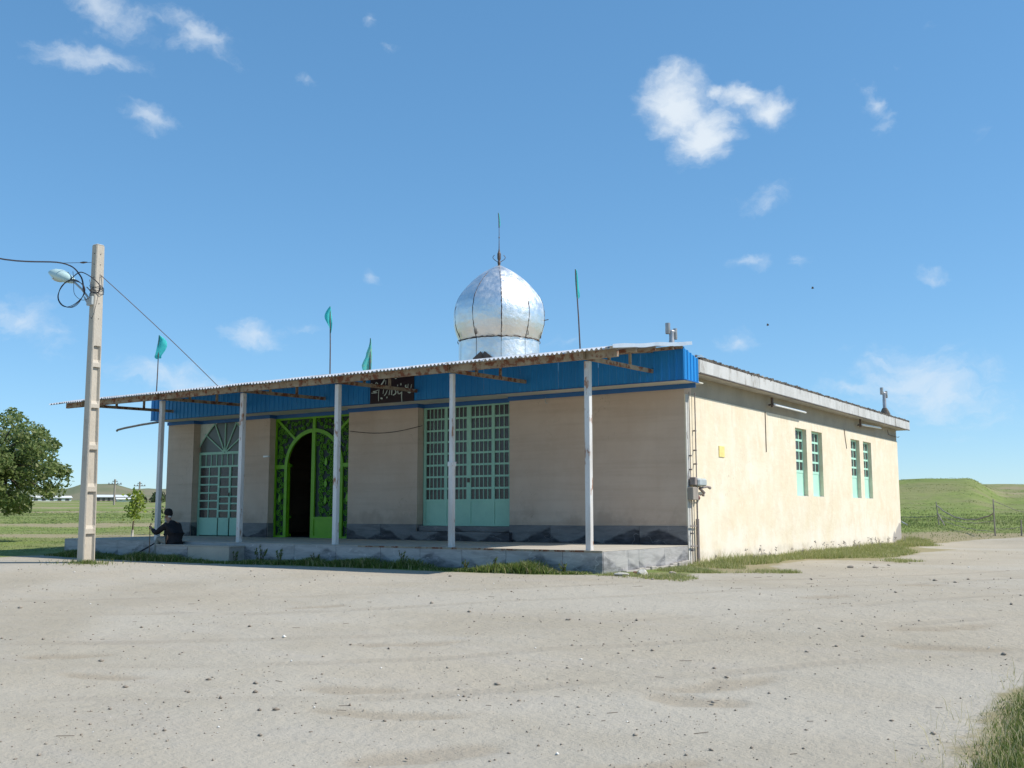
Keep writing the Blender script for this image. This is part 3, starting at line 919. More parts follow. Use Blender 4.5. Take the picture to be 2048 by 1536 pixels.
# arched aqua door on the left
def arched_door():
    x0, x1 = -15.14 + .01, -13.0; W = x1 - x0; xc = (x0 + x1) / 2
    r = part_root('arched_door', (xc, RC, 0))
    y0, y1 = RC - .03, RC + .02
    zt = HW - .004
    za = 2.31
    # white plastered spandrels; the round arch is cut off by the trim above
    RA = 1.10
    def az_(x):
        t = min(1, abs(x - xc) / (W / 2))
        return za + .19 + .66 * ((1 - t) / .60) ** .85
    sp = MB(); sp2 = MB(); n = 18; rim = MB(); rp = []
    for i in range(n):
        u0, u1 = x0 + W * i / n, x0 + W * (i + 1) / n
        a0_, a1_ = az_(u0), az_(u1)
        if min(a0_, a1_) < zt - .004:
            a0_, a1_ = min(a0_, zt - .001), min(a1_, zt - .001)
            (sp if u0 < xc - .01 else sp2).prism([(u0, a0_), (u1, a1_), (u1, zt), (u0, zt)], y0 + .012, y1)
    fixnormals(sub(sp, 'spandrel', M['white_plaster'], r)); fixnormals(sub(sp2, 'spandrel', M['white_plaster'], r))
    for lo_, hi_ in ((x0 + .01, xc), (xc, x1 - .01)):
        pts = [(lo_ + (hi_ - lo_) * i / 12) for i in range(13)]
        pts = [(q, y0, az_(q)) for q in pts if az_(q) < zt + .01]
        if len(pts) > 1: rim.tube(pts, .016, 6)
    for ang in (33, 62, 90, 118, 147):
        a = R(ang); L_ = min(RA * .93, (zt - .012 - za) / math.sin(a))
        sub(MB().bar((xc, y0 + .01, za), (xc + math.cos(a) * L_, y0 + .01, za + math.sin(a) * L_), .030, .022, (0, 1, 0)), 'fan_bar', M['aqua'], r)
    sub(rim, 'arch_rim', M['aqua'], r)
    sub(MB().box(x0 + .02, x1 - .02, RC - .001, RC + .003, za, zt - .005), 'fan_light', M['glass_light'], r)
    fr = MB()
    zp = .51
    for a, b in ((0, .03), (.385, .415), (.60, .632), (.80, .83), (.97, 1)): fr.box(x0 + a * W, x0 + b * W, y0, y1, zp - .001 if 0 < a < .9 else 0, 1.91 if 0 < a < .9 else za)
    for z_, h in ((za - .035, .07), (1.91, .05)): fr.box(x0 + .001, x1 - .001, y0 + .001, y1 - .001, z_, z_ + h)
    sub(fr, 'frame', M['aqua'], r)
    mm = BarList()
    n = 9
    for i in range(1, n):
        xx = x0 + W * (.03 + .94 * i / n)
        mm.box(xx - .012, xx + .012, y0 + .008, y1 - .008, 1.961, za - .036)
    for i in range(n):
        w_ = W * .94 / n - .024
        pane(r, M['glass_light'], w_, za - .036 - 1.961, x0 + W * (.03 + .94 * (i + .5) / n), RC, (za - .036 + 1.961) / 2)
    # four leaves of unequal panes
    for (a, b, cols, zs) in ((.03, .385, 2, [.51, .75, .98, 1.2, 1.43, 1.66, 1.91]), (.415, .60, 1, [.51, .70, .90, 1.09, 1.36, 1.63, 1.91]),
                             (.632, .80, 1, [.51, .70, .90, 1.09, 1.36, 1.63, 1.91]), (.83, .97, 1, [.51, .75, .98, 1.2, 1.43, 1.66, 1.91])):
        xa, xb = x0 + a * W, x0 + b * W
        for k in range(len(zs) - 1):
            if k: mm.box(xa, xb, y0 + .006, y1 - .006, zs[k] - .02, zs[k] + .02)
            lo = zs[k] + (.02 if k else 0); hi = zs[k + 1] - (.02 if k < len(zs) - 2 else 0)
            for c in range(cols):
                w_ = (xb - xa - .03 * (cols - 1)) / cols
                if c: mm.box(xa + c * (w_ + .03) - .03, xa + c * (w_ + .03), y0 + .009, y1 - .009, lo, hi)
                pane(r, M['glass'], w_, hi - lo, xa + c * (w_ + .03) + w_ / 2, RC, (lo + hi) / 2)
        sub(MB().bevbox(xa - .01, xb + .01, y0 + .01, y1 - .01, .02, zp, .006), 'panel', M['aqua'], r)
    sub_each(mm, 'glazing_bar', M['aqua'], r)
    sub(MB().bevbox(x0 + .61 * W, x0 + .622 * W, y0 - .035, y0 - .001, 1.1, 1.2, .003), 'handle', M['steel_dark'], r)
arched_door()

# lime green wrought-iron gate with one leaf standing open
def spiral(cx, cz, r0, r1, a0, turns, n=16):
    return [(cx + (r0 + (r1 - r0) * i / n) * math.cos(a0 + turns * 2 * math.pi * i / n), cz + (r0 + (r1 - r0) * i / n) * math.sin(a0 + turns * 2 * math.pi * i / n)) for i in range(n + 1)]
def iron_gate():
    x0, x1 = -12.05 + .01, -9.2; W = x1 - x0; xc = (x0 + x1) / 2
    r = part_root('iron_gate', (xc, RC, 0))
    y0, y1 = RC - .04, RC + .01
    zt = HW - .004; zs = 1.86; ra, rh = 1.0, 0.93
    def ar(t, k=0.0): # arch centreline, t 0..pi
        return (xc - (ra + k) * math.cos(t), zs + (rh + k) * math.sin(t))
    fr = MB()
    fr.box(x0, x0 + .045, y0, y1, 0, zt).box(x1 - .045, x1, y0, y1, 0, zt).box(x0 + .045, x1 - .045, y0 + .001, y1, zt - .05, zt)
    for s_ in (-1, 1):
        xx = xc + s_ * ra
        fr.box(xx - .05, xx + .05, y0 - .005, y1, .0, zs)
        a = x0 + .045 if s_ < 0 else xx + .05
        b = xx - .05 if s_ < 0 else x1 - .045
        fr.box(a, b, y0 + .002, y1, zs - .05, zs + .05).box(a, b, y0 + .002, y1, 0.0, .05)
    n = 28
    for i in range(n):
        t0, t1 = math.pi * i / n, math.pi * (i + 1) / n
        a, b, c, d = ar(t0, -.05), ar(t1, -.05), ar(t1, .05), ar(t0, .05)
        fr.prism([a, b, c, d], y0 - .005, y1)
    for t in (math.pi * .27, math.pi * .73):
        p = ar(t, .05)
        fr.bar((p[0], (y0 + y1) / 2, p[1]), (x0 + .05 if t < 1.5 else x1 - .05, (y0 + y1) / 2, zt - .03), .07, .04, (0, 1, 0))
    fr.box(xc - .05, xc + .05, y0 + .003, y1, zs + rh + .04, zt - .051)
    fixnormals(sub(fr, 'frame', M['lime'], r))
    # closed leaf on the right
    lf = MB()
    lf.box(xc - .06, xc + .06, y0 - .004, y1 + .005, 0.0, zs + rh - .03)
    lf.box(xc + .06, xc + ra - .05, y0, y1, .48, .54).box(xc + .06, xc + ra - .05, y0, y1, 0, .06)
    lf.box(xc + ra - .11, xc + ra - .05, y0 + .003, y1 - .003, 0, zs)
    o = sub(lf, 'leaf', M['lime'], r)
    sub(MB().bevbox(xc + .05, xc + ra - .05, y0 + .015, y1 - .01, .05, .49, .006), 'panel', M['lime'], r)
    # open leaf: swung inward, edge on
    ol = MB()
    hx = xc - ra + .055
    ol.box(hx - .02, hx + .012, RC + .02, RC + .06, .02, zs + .1)
    for q in (.02, .5, zs): ol.box(hx - .9, hx - .021, .38, .41, q, q + .07)
    ol.box(hx - .95, hx - .9, .38, .41, .02, zs + .6)
    sub(ol, 'open_leaf', M['lime'], r)
    # scrolls: three sizes of double spiral, shared meshes
    def scroll_mesh(s, flip, key, cache={}):
        if (s, flip) in cache: return cache[(s, flip)]
        mb = MB()
        A = spiral(-.55 * s, .0, .12 * s, .42 * s, R(200), 1.35)
        Bq = [(-u, -v) for u, v in A]
        path = A + Bq[::-1]
        if flip: path = [(-u, v) for u, v in path]
        mb.tube([(u, 0, v) for u, v in path], .011 + .012 * s, 4)
        q = Vector((0, 0, 0))
        mb.add([(-.09 * s, 0, 0), (0, -.03, .13 * s), (.09 * s, 0, 0), (0, -.03, -.13 * s), (0, -.05, 0)], [(0, 1, 4), (1, 2, 4), (2, 3, 4), (3, 0, 4)])
        cache[(s, flip)] = mb.mesh('scroll', M['lime_dark'], True)
        return cache[(s, flip)]
    def scroll(x, z, s, rot=0, flip=False):
        o = bpy.data.objects.new('scroll', scroll_mesh(s, flip, None)); COL.objects.link(o)
        o.parent = r; o.location = Vector((x, RC - .012, z)) - Vector(r['_w']); o.rotation_euler = (0, rot, 0)
    rr_ = random.Random(4)
    # leaf panel
    for col, fl in ((xc + .27, False), (xc + .64, True)):
        for k in range(11): scroll(col, .62 + k * .165, .185, R(80 if k % 2 else 100), fl)
    for k in range(7): scroll(xc + .455, .66 + k * .27, .17, R(20 * (-1) ** k), k % 2 == 0)
    for (u, v) in ((.2, 2.48), (.45, 2.42), (.68, 2.36), (.33, 2.60), (.58, 2.5), (.2, 2.64), (.8, 2.2)): scroll(xc + u, v, .16, R(rr_.uniform(-40, 40)), u > .5)
    # side panels
    for s_ in (-1, 1):
        xx = xc + s_ * (ra + .05 + (W / 2 - ra - .095) / 2)
        for k in range(12): scroll(xx + .03 * (-1) ** k, .14 + k * .145, .17, R(90 + 24 * (-1) ** k), k % 2 == 0)
        for k in range(4): scroll(xx - s_ * .0, 2.03 + k * .22, .17, R(90 - s_ * 12 * k), k % 2 == 0)
    # spandrels
    for s_ in (-1, 1):
        for (u, v, s, a) in ((1.0, 2.62, .17, 40), (1.12, 2.86, .15, -20), (.82, 2.9, .17, 70), (.62, 3.0, .13, 10), (.40, 2.95, .15, 90), (.2, 3.0, .13, 40), (1.2, 2.42, .13, 90), (.98, 2.4, .09, 20), (1.28, 2.72, .14, 80), (1.28, 2.98, .13, 0), (.95, 2.78, .15, 0), (.72, 2.78, .10, 50), (1.28, 2.2, .14, 60), (1.12, 2.2, .12, 120), (.5, 2.86, .1, 0), (1.0, 3.0, .12, 40)):
            scroll(xc + s_ * u, v, s, R(a * s_), s_ > 0)
    drop = [(0, .1), (.035, .02), (.05, -.04), (.03, -.1), (0, -.13), (-.03, -.1), (-.05, -.04), (-.035, .02)]
    for (u, v) in ((xc + .455, 1.42), (xc + .455, 1.0), (xc - ra - .21, 1.05), (xc + ra + .21, 1.05), (xc + .455, 1.98)):
        mb = MB().prism([(u + a, v + b) for a, b in drop], RC - .045, RC - .02)
        fixnormals(sub(mb, 'leaf_ornament', M['lime'], r))
    # dark glass behind the fixed parts
    gl = MB()
    yb = RC + .004
    for s_ in (-1, 1):
        a, b = sorted((xc + s_ * (ra + .04), xc + s_ * (W / 2 - .04)))
        gl.box(a, b, yb, yb + .004, .03, zs)
    nn = 24
    for i in range(nn):
        u0 = x0 + .04 + (W - .08) * i / nn; u1 = x0 + .04 + (W - .08) * (i + 1) / nn
        def zz(u):
            q = abs(u - xc) / ra
            return zs + rh * math.sqrt(max(0, 1 - q * q)) if q < 1 else zs
        za_, zb_ = zz(u0), zz(u1)
        gl.prism([(u0, za_), (u1, zb_), (u1, zt - .03), (u0, zt - .03)], yb, yb + .004)
    gl.box(xc + .05, xc + ra - .1, yb, yb + .004, .5, zs + .02)
    nn = 12
    for i in range(nn):
        u0, u1 = xc + .05 + .92 * i / nn, xc + .05 + .92 * (i + 1) / nn
        f_ = lambda u: zs + .02 + max(.0, rh * math.sqrt(max(0, 1 - ((u - xc) / ra) ** 2)) - .02)
        gl.prism([(u0, zs + .021), (u1, zs + .021), (u1, f_(u1) + .001), (u0, f_(u0) + .001)], yb, yb + .004)
    fixnormals(sub(gl, 'glass', M['glass_teal'], r))
iron_gate()

# narrow windows of the side wall
for wi, (a, b) in enumerate(WIN):
    r = part_root('window', (-.12, (a + b) / 2, 1.06))
    xf0, xf1 = -.15, -.105
    z0, z1, zp = 1.06, 2.82, 1.70
    fr = MB()
    fr.box(xf0, xf1, a, a + .05, z0, z1).box(xf0, xf1, b - .05, b, z0, z1).box(xf0 + .001, xf1 - .001, a + .05, b - .05, z1 - .05, z1).box(xf0 + .001, xf1 - .001, a + .05, b - .05, z0, z0 + .04).box(xf0 + .001, xf1 - .001, a + .05, b - .05, zp - .03, zp + .04)
    sub(fr, 'frame', M['aqua_sunlit'], r)
    sub(MB().bevbox(xf0 + .01, xf1 - .01, a + .045, b - .045, z0 + .035, zp - .025, .006), 'panel', M['aqua_sunlit'], r)
    gb = BarList(); rows = 4; gap = .055; hh = (z1 - .05 - zp - .04 - gap * (rows - 1)) / rows
    ww = (b - a - .10 - .035 * 2) / 3
    for k in range(rows):
        zz0 = zp + .04 + k * (hh + gap)
        if k: gb.box(xf0 + .006, xf1 - .004, a + .05, b - .05, zz0 - gap, zz0)
        for c in (1, 2): gb.box(xf0 + .009, xf1 - .007, a + .05 + c * (ww + .035) - .035, a + .05 + c * (ww + .035), zz0, zz0 + hh)
        for c in range(3):
            pm_ = bpy.data.meshes.get('side_pane') or MB().box(-.002, .002, -ww / 2, ww / 2, -hh / 2, hh / 2).mesh('side_pane', M['glass'])
            o = bpy.data.objects.new('pane', pm_); COL.objects.link(o); o.parent = r
            o.location = Vector((-.13, a + .05 + c * (ww + .035) + ww / 2, zz0 + hh / 2)) - Vector(r['_w'])
            o.scale = (1, 1, 1)
    sub_each(gb, 'glazing_bar', M['aqua_sunlit'], r)
    wall_box('window_sill', M['corner'], -.104, -.004, a + .003, b - .003, 1.056, 1.07)

# dome
DC = Vector((-8.72, 6.0, 0))
def dome():
    r = part_root('dome', (DC.x, DC.y, 3.75))
    prof = [(q * 1.02, z) for q, z in [(1.20, 5.74), (1.24, 5.85), (1.31, 6.02), (1.36, 6.22), (1.375, 6.45), (1.37, 6.62), (1.325, 6.86), (1.245, 7.05), (1.13, 7.22), (1.0, 7.385), (.83, 7.57), (.66, 7.73), (.48, 7.87), (.27, 7.995), (.10, 8.09)]]
    inner = MB().lathe([(max(q - .03, .01), z - .01) for q, z in prof] + [(0.005, 8.1)], 48, (DC.x, DC.y, 0))
    inner.lathe([(1.18, 3.75), (1.18, 5.72)], 48, (DC.x, DC.y, 0))
    sub(inner, 'dome_core', M['cable_brown'], r, True)
    G = 10
    a0 = math.atan2(CAM.y - DC.y, CAM.x - DC.x) + R(3)   # one seam faces the yard
    for k in range(G):
        s_, e_ = a0 + 2 * math.pi * k / G, a0 + 2 * math.pi * (k + 1) / G
        mb = MB(); nseg = 8
        jl = [rnd.uniform(.002, .020) for _ in range(80)]; jr = [rnd.uniform(.002, .018) for _ in range(80)]
        # resample the profile finely so that seams can be ragged
        fine = []
        for i in range(len(prof) - 1):
            for t in (0, .25, .5, .75): fine.append((prof[i][0] * (1 - t) + prof[i + 1][0] * t, prof[i][1] * (1 - t) + prof[i + 1][1] * t))
        fine.append(prof[-1])
        vs = []
        for i, (q, z) in enumerate(fine):
            tight = .25 if z > 7.2 else 1
            for j in range(nseg + 1):
                a = s_ + (e_ - s_) * j / nseg
                if j == 0: a += jl[i] * tight / max(q, .3)
                if j == nseg: a -= jr[i] * tight / max(q, .3)
                flat = math.cos((e_ - s_) / 2) / math.cos(a - (s_ + e_) / 2)
                rad = q * (1 * .45 + flat * .55 + .008)
                if j in (0, nseg): rad -= .004
                vs.append((DC.x + rad * math.cos(a), DC.y + rad * math.sin(a), z))
        fs = [(i * (nseg + 1) + j, i * (nseg + 1) + j + 1, (i + 1) * (nseg + 1) + j + 1, (i + 1) * (nseg + 1) + j) for i in range(len(fine) - 1) for j in range(nseg)]
        o = sub(mb.add(vs, fs), 'dome_panel', M['foil'], r, True)
    # drum sheets
    for k in range(G):
        s_, e_ = a0 + 2 * math.pi * k / G, a0 + 2 * math.pi * (k + 1) / G
        mb = MB(); nseg = 8; vs = []
        for i in range(9):
            z = 3.76 + (5.73 - 3.76) * i / 8
            for j in range(nseg + 1):
                a = s_ + (e_ - s_) * j / nseg
                if j == 0: a += rnd.uniform(.003, .010)
                if j == nseg: a -= rnd.uniform(.003, .010)
                zz = z - (rnd.uniform(.0, .03) if i == 8 else 0)
                vs.append((DC.x + 1.213 * math.cos(a), DC.y + 1.213 * math.sin(a), zz))
        fs = [(i * (nseg + 1) + j, i * (nseg + 1) + j + 1, (i + 1) * (nseg + 1) + j + 1, (i + 1) * (nseg + 1) + j) for i in range(8) for j in range(nseg)]
        sub(mb.add(vs, fs), 'drum_sheet', M['foil'], r, True)
    # rusty ragged stitching along the ring, down each seam, and short tears
    pts = []
    for k in range(97):
        a = 2 * math.pi * k / 96
        pts.append((DC.x + 1.245 * math.cos(a), DC.y + 1.245 * math.sin(a), 5.735 + rnd.uniform(-.022, .022)))
    sub(MB().tube(pts, [rnd.uniform(.004, .015) for _ in pts], 5), 'ring_seam', M['cable_brown'], r)
    for k in range(4):
        a = a0 + rnd.uniform(-1.4, 1.4); h = rnd.uniform(.1, .3)
        sub(MB().tube([(DC.x + (1.29 + .18 * t * h) * math.cos(a), DC.y + (1.29 + .18 * t * h) * math.sin(a), 5.80 + h * t) for t in (0, .5, 1)], [.02, .012, .005], 5), 'tear', M['cable_brown'], r)
    for k in range(G):
        a = a0 + 2 * math.pi * k / G
        top = len(prof) - 3 if k % 3 == 0 else rnd.choice([6, 8, 10])
        P_ = []
        for i in range(top):
            q, z = prof[i]
            for t in (0, .5):
                q_ = q + (prof[i + 1][0] - q) * t; z_ = z + (prof[i + 1][1] - z) * t
                aa = a + rnd.uniform(-.014, .014)
                P_.append((DC.x + (q_ + .006) * math.cos(aa), DC.y + (q_ + .006) * math.sin(aa), z_))
        sub(MB().tube(P_, [rnd.uniform(.002, .013) for _ in P_], 4), 'seam', M['cable_brown'], r)
        if rnd.random() < .8:
            z = rnd.choice([6.35, 6.9, 7.4]); q = [p for p in prof if p[1] >= z][0][0]
            sub(MB().bar((DC.x + q * math.cos(a), DC.y + q * math.sin(a), z), (DC.x + (q + .13) * math.cos(a), DC.y + (q + .13) * math.sin(a), z + .02), .02, .02), 'bent_tab', M['cable_brown'], r)
    # small hood on the drum
    d = Vector((CAM.x - DC.x, CAM.y - DC.y, 0)).normalized(); d.rotate(Matrix.Rotation(R(-22), 3, 'Z').to_quaternion() if False else Matrix.Rotation(R(-22), 3, 'Z'))
    t = Vector((-d.y, d.x, 0)); c = Vector((DC.x, DC.y, 5.17)) + d * 1.18
    hd = MB()
    for s_ in (-1, 1): hd.bar(c + t * s_ * .25 + Vector((0, 0, -.16)) + d * .08, c + Vector((0, 0, .04)) + d * .08, .20, .03, d)
    hd.bar(c + d * .02 + Vector((0, 0, -.3)), c + d * .02 + Vector((0, 0, -.05)), .34, .03, d)
    sub(hd, 'hood', M['steel_dark'], r)
    fin = MB().lathe([(.08, 8.06), (.035, 8.13), (.05, 8.2), (.03, 8.26), (.055, 8.33), (.055, 8.48), (.03, 8.54), (.014, 8.64), (.009, 8.95), (.02, 8.99), (.009, 9.03), (.008, 9.35)], 10, (DC.x, DC.y, 0))
    for s_ in (-1, 1):
        for t_ in (0, 1):
            dd = Vector((math.cos(a0 + 1.57 * (1 - t_)), math.sin(a0 + 1.57 * (1 - t_)), 0)) * s_
            pts = [Vector((DC.x, DC.y, 8.22)) + dd * (.03 + .16 * math.sin(i / 6 * 2.4)) + Vector((0, 0, .22 * i / 6)) for i in range(7)]
            fin.tube(pts, .01, 5)
    sub(fin, 'finial', M['steel_dark'], r)
dome()

# ------------------------------------------------------------------ terrace
T = thing('terrace', (-7.8, -1.8, -.45), 'low marble faced terrace running along the shaded front wall', 'terrace')
TX0, TX1, TY = -15.6, 0.0, -3.555
MB().box(TX0 + .02, TX1 - .02, TY + .02, -.002, -.6, -.012).box(TX0 + .02, TX1 - .3, -.002, .235, -.1, -.012).build('core', M['mortar'], T)
MB().bevbox(TX0, TX1, TY + .0, -.024, -.014, .0, .004).build('floor_slab', M['terrace_top'], T)
for a, b in ((-15.13, -13.0), (-12.04, -9.2), (-6.97, -4.31)):
    MB().box(a, b, -.024, RC + .1, -.014, .0).build('floor_slab', M['terrace_top'], T)
xs = [TX0]
while xs[-1] < TX1 - 1.6: xs.append(xs[-1] + rnd.choice([1.0, 1.0, 1.2]))
xs.append(TX1)
for a, b in zip(xs[:-1], xs[1:]):
    if b > -11.36 and a < -8.9: pass
    tile(T, M['marble_edge'], a + .003, b - .003, TY - .004, TY + .018, -.5, -.016, .004)
for a, b in ((TY + .02, -2.62), (-2.62, -2.19), (-2.19, -1.1), (-1.1, -.03)):
    tile(T, M['marble_edge'], TX1 - .018, TX1 + .004, a + .003, b - .003, -.5, -.016, .004)
tile(T, M['marble_edge'], TX0 - .004, TX0 + .018, TY + .02, -1.8, -.5, -.016)
tile(T, M['marble_edge'], TX0 - .004, TX0 + .018, -1.79, -.03, -.5, -.016)
MB().box(-5.6, TX1 - .004, TY - .012, TY - .0045, -.03, .002).box(-4.3, -.05, TY - .0045, TY + .03, .0005, .003).build('edge_angle', M['rusty'], T)
# broken mortar lip under the end tiles
mb = MB()
for k in range(14):
    y_ = -2.9 + k * .2
    mb.bevbox(.005, .06 + rnd.random() * .07, y_, y_ + .21, -.47, -.36 + rnd.uniform(-.02, .03) + .05 * (k / 14), .012)
mb.build('mortar_lip', M['mortar'], T)

STEP = thing('stone_step', (-10.1, -3.8, -.45), 'grey marble step in front of terrace where the seated man rests', 'step')
MB().bevbox(-11.35, -8.9, -3.99, TY - .015, -.55, -.085, .006).build('core', M['mortar'], STEP)
tile(STEP, M['marble_edge'], -11.35, -10.26, -4.012, -3.991, -.5, -.087)
tile(STEP, M['terrace_top'], -10.25, -8.9, -4.012, -3.991, -.5, -.087)
tile(STEP, M['terrace_top'], -11.36, -8.89, -4.02, TY - .012, -.084, -.062)
tile(STEP, M['marble_edge'], -11.372, -11.351, -3.99, TY - .015, -.5, -.087)

# ------------------------------------------------------------------ canopy
C = thing('canopy', (-7.8, -3.35, 0), 'long corrugated metal canopy on white steel posts over the terrace', 'canopy')
def zc(y): return 3.49 + (y + 3.75) * .155
PX = [-.37, -3.40, -6.42, -9.34, -12.2, -15.15]
for i, px in enumerate(PX):
    mb = MB()
    top = 3.345
    lean = rnd.uniform(-.012, .012)
    s_ = .052
    if i == 1:
        mb.bevbox(px - .05, px + .05, -3.40, -3.30, -.012, 1.60, .006)
        mb.bevbox(px - .043, px + .043, -3.393, -3.307, 1.60, top, .006)
    else:
        mb.bevbox(px - s_, px + s_, -3.402, -3.298, -.012, top, .006)
    o = mb.build('post', M['post_paint'], C)
    if i == 1: MB().bevbox(px - .062, px + .062, -3.412, -3.288, 1.54, 1.63, .005).build('sleeve', M['post_paint'], o).parent = o
# truss brackets
for i, px in enumerate(PX):
    mb = MB()
    ys0, ye = -3.56, -.735
    za = 3.385; zb_ = 3.46
    mb.bar((px, ys0, za + .012), (px, ye, zb_), .05, .075)
    mb.bar((px, ys0 + .02, za + .075), (px, ye, zc(ye) - .09), .048, .065)
    for t in (.36, .66):
        y_ = ys0 + (ye - ys0) * t
        mb.bar((px, y_, za + .01 + (zb_ - za) * t), (px, y_, zc(y_) - .10), .044, .05, (0, 1, 0))
    mb.bevbox(px - .045, px + .045, ys0 - .03, ys0 + .05, za - .03, za + .12, .004)
    mb.build('bracket', M['rusty'], C)
# purlins
for (y_, h_, w_) in ((-3.46, .13, .07), (-2.75, .06, .05), (-1.95, .06, .05), (-1.15, .06, .05), (-.74, .05, .05)):
    n = 6; seg = (0.30 + 15.95) / n
    for k in range(n):
        a = -15.95 + k * seg
        MB().bevbox(a + .002, a + seg - .002, y_ - w_ / 2, y_ + w_ / 2, zc(y_) - .045 - h_, zc(y_) - .040, .003).build('purlin', M['rusty'], C)
# corrugated sheets
def sheet(x0, x1, y0, y1, dz, skew=0.0, droop=0.0):
    per, amp, ns = .092, .020, 6
    n = max(2, int(round((x1 - x0) / per)))
    rows_ = [y0, (y0 - 3.40) / 2, -3.40] + [-3.40 + (y1 + 3.40) * q for q in (.33, .66, 1)] if y1 > -3 else [y0, (y0 - 3.4) / 2, -3.40, y1]
    nx = n * ns; ny = len(rows_) - 1
    vs = []
    for lay in (0, 1):
        for j in range(ny + 1):
            y = rows_[j]
            for i in range(nx + 1):
                t = i / nx
                x = x0 + (x1 - x0) * t
                yy = y + (skew * (t - .5) if j == 0 else 0)
                z = zc(yy) + .012 + dz + amp * math.cos(2 * math.pi * i / ns) - lay * .003 - (droop * t if j == 0 else 0) - .07 * max(0, -3.40 - yy)
                vs.append((x, yy, z))
    fs = []; W_ = nx + 1; off = W_ * (ny + 1)
    for j in range(ny):
        for i in range(nx):
            a = j * W_ + i
            fs.append((a, a + 1, a + W_ + 1, a + W_)); fs.append((off + a + W_, off + a + W_ + 1, off + a + 1, off + a))
    for i in range(nx): fs.append((i, off + i, off + i + 1, i + 1)); b = ny * W_; fs.append((b + i, b + i + 1, off + b + i + 1, off + b + i))
    for j in range(ny):
        a = j * W_; fs.append((a, a + W_, off + a + W_, off + a)); a += nx; fs.append((a, off + a, off + a + W_, a + W_))
    o = MB().add(vs, fs).build('roof_sheet', M['galv'], C, True)
    return autosmooth(o, 60)
xe = .30; N_S = 18
wS = (xe + 15.75) / N_S
for k in range(N_S):
    a = -15.75 + k * wS
    sheet(a - .03, a + wS + .02, -3.76 + rnd.uniform(-.02, .02), -.50, .0 + .004 * (k % 2) + rnd.uniform(-.004, .006), rnd.uniform(-.03, .03), rnd.uniform(-.006, .01))
# bent end sheet at the far left, and the flat flashing on the right verge
sheet(-16.2, -15.80, -3.80, -2.4, -.012, .05, .0)
mb = MB()
nv = 16; vs = []
for i in range(nv + 1):
    y = -3.74 + 3.36 * i / nv
    z = zc(y) + .045 + .008 * math.sin(i * .9) - .02 * (i / nv) ** 2
    vs += [(.20, y, z), (.345, y, z + .002), (.348, y, z - .062 - .012 * abs(math.sin(i * .8))), (.342, y, z - .062 - .012 * abs(math.sin(i * .8)))]
fs = [(i * 4 + k, i * 4 + k + 1, i * 4 + k + 5, i * 4 + k + 4) for i in range(nv) for k in range(3)]
fixnormals(mb.add(vs, fs).build('verge_flashing', M['galv'], C))

# ------------------------------------------------------------------ name board
SG = thing('name_board', (-7.18, -.74, 3.22), 'black board with pale green calligraphy fixed to the blue fascia', 'sign')
sx0, sx1, sz0, sz1 = -7.85, -6.5, 3.235, 3.83
ysn = -OF - .03
MB().bevbox(sx0, sx1, ysn - .012, ysn + .006, sz0, sz1, .003).build('board', M['sign_black'], SG)
def spt(X, Y):
    u = (X - 205) / 1595.0; top = 380 - 150 * u
    return (sx0 + u * (sx1 - sx0), sz1 - (Y - top) / 905.0 * (sz1 - sz0))
strokes = [  # thickness in metres, traced points
    (.016, [(1725, 540), (1705, 640), (1690, 760)]), (.018, [(1600, 530), (1590, 640), (1600, 720)]), (.030, [(1540, 570), (1500, 600), (1530, 660), (1575, 650)]),
    (.034, [(1700, 820), (1650, 845), (1590, 820)]), (.018, [(1625, 720), (1600, 800)]), (.024, [(1385, 700), (1375, 860), (1370, 1000), (1385, 1180)]), (.022, [(1420, 700), (1350, 850), (1270, 900)]),
    (.040, [(1338, 510), (1338, 585)]), (.022, [(1230, 560), (1215, 620)]), (.024, [(1240, 720), (1230, 830), (1260, 900)]), (.030, [(1120, 740), (1165, 840), (1100, 930), (1050, 930)]),
    (.030, [(1020, 740), (1010, 840), (1000, 940)]), (.016, [(940, 760), (910, 950)]), (.020, [(850, 760), (790, 900), (730, 980)]), (.016, [(710, 740), (690, 910)]),
    (.040, [(740, 370), (690, 470), (610, 580)]), (.016, [(790, 400), (780, 560)]), (.022, [(400, 540), (440, 490), (500, 550)]), (.018, [(220, 550), (265, 530), (310, 560)]),
    (.020, [(500, 760), (440, 800), (310, 830), (480, 860), (250, 885)]), (.018, [(540, 740), (525, 900), (530, 1170)]), (.042, [(600, 1060), (680, 1075)]), (.030, [(845, 1000), (830, 1060)]),
    (.020, [(1180, 330), (1120, 350)]), (.014, [(560, 640), (900, 620), (1300, 690), (1600, 700)])]
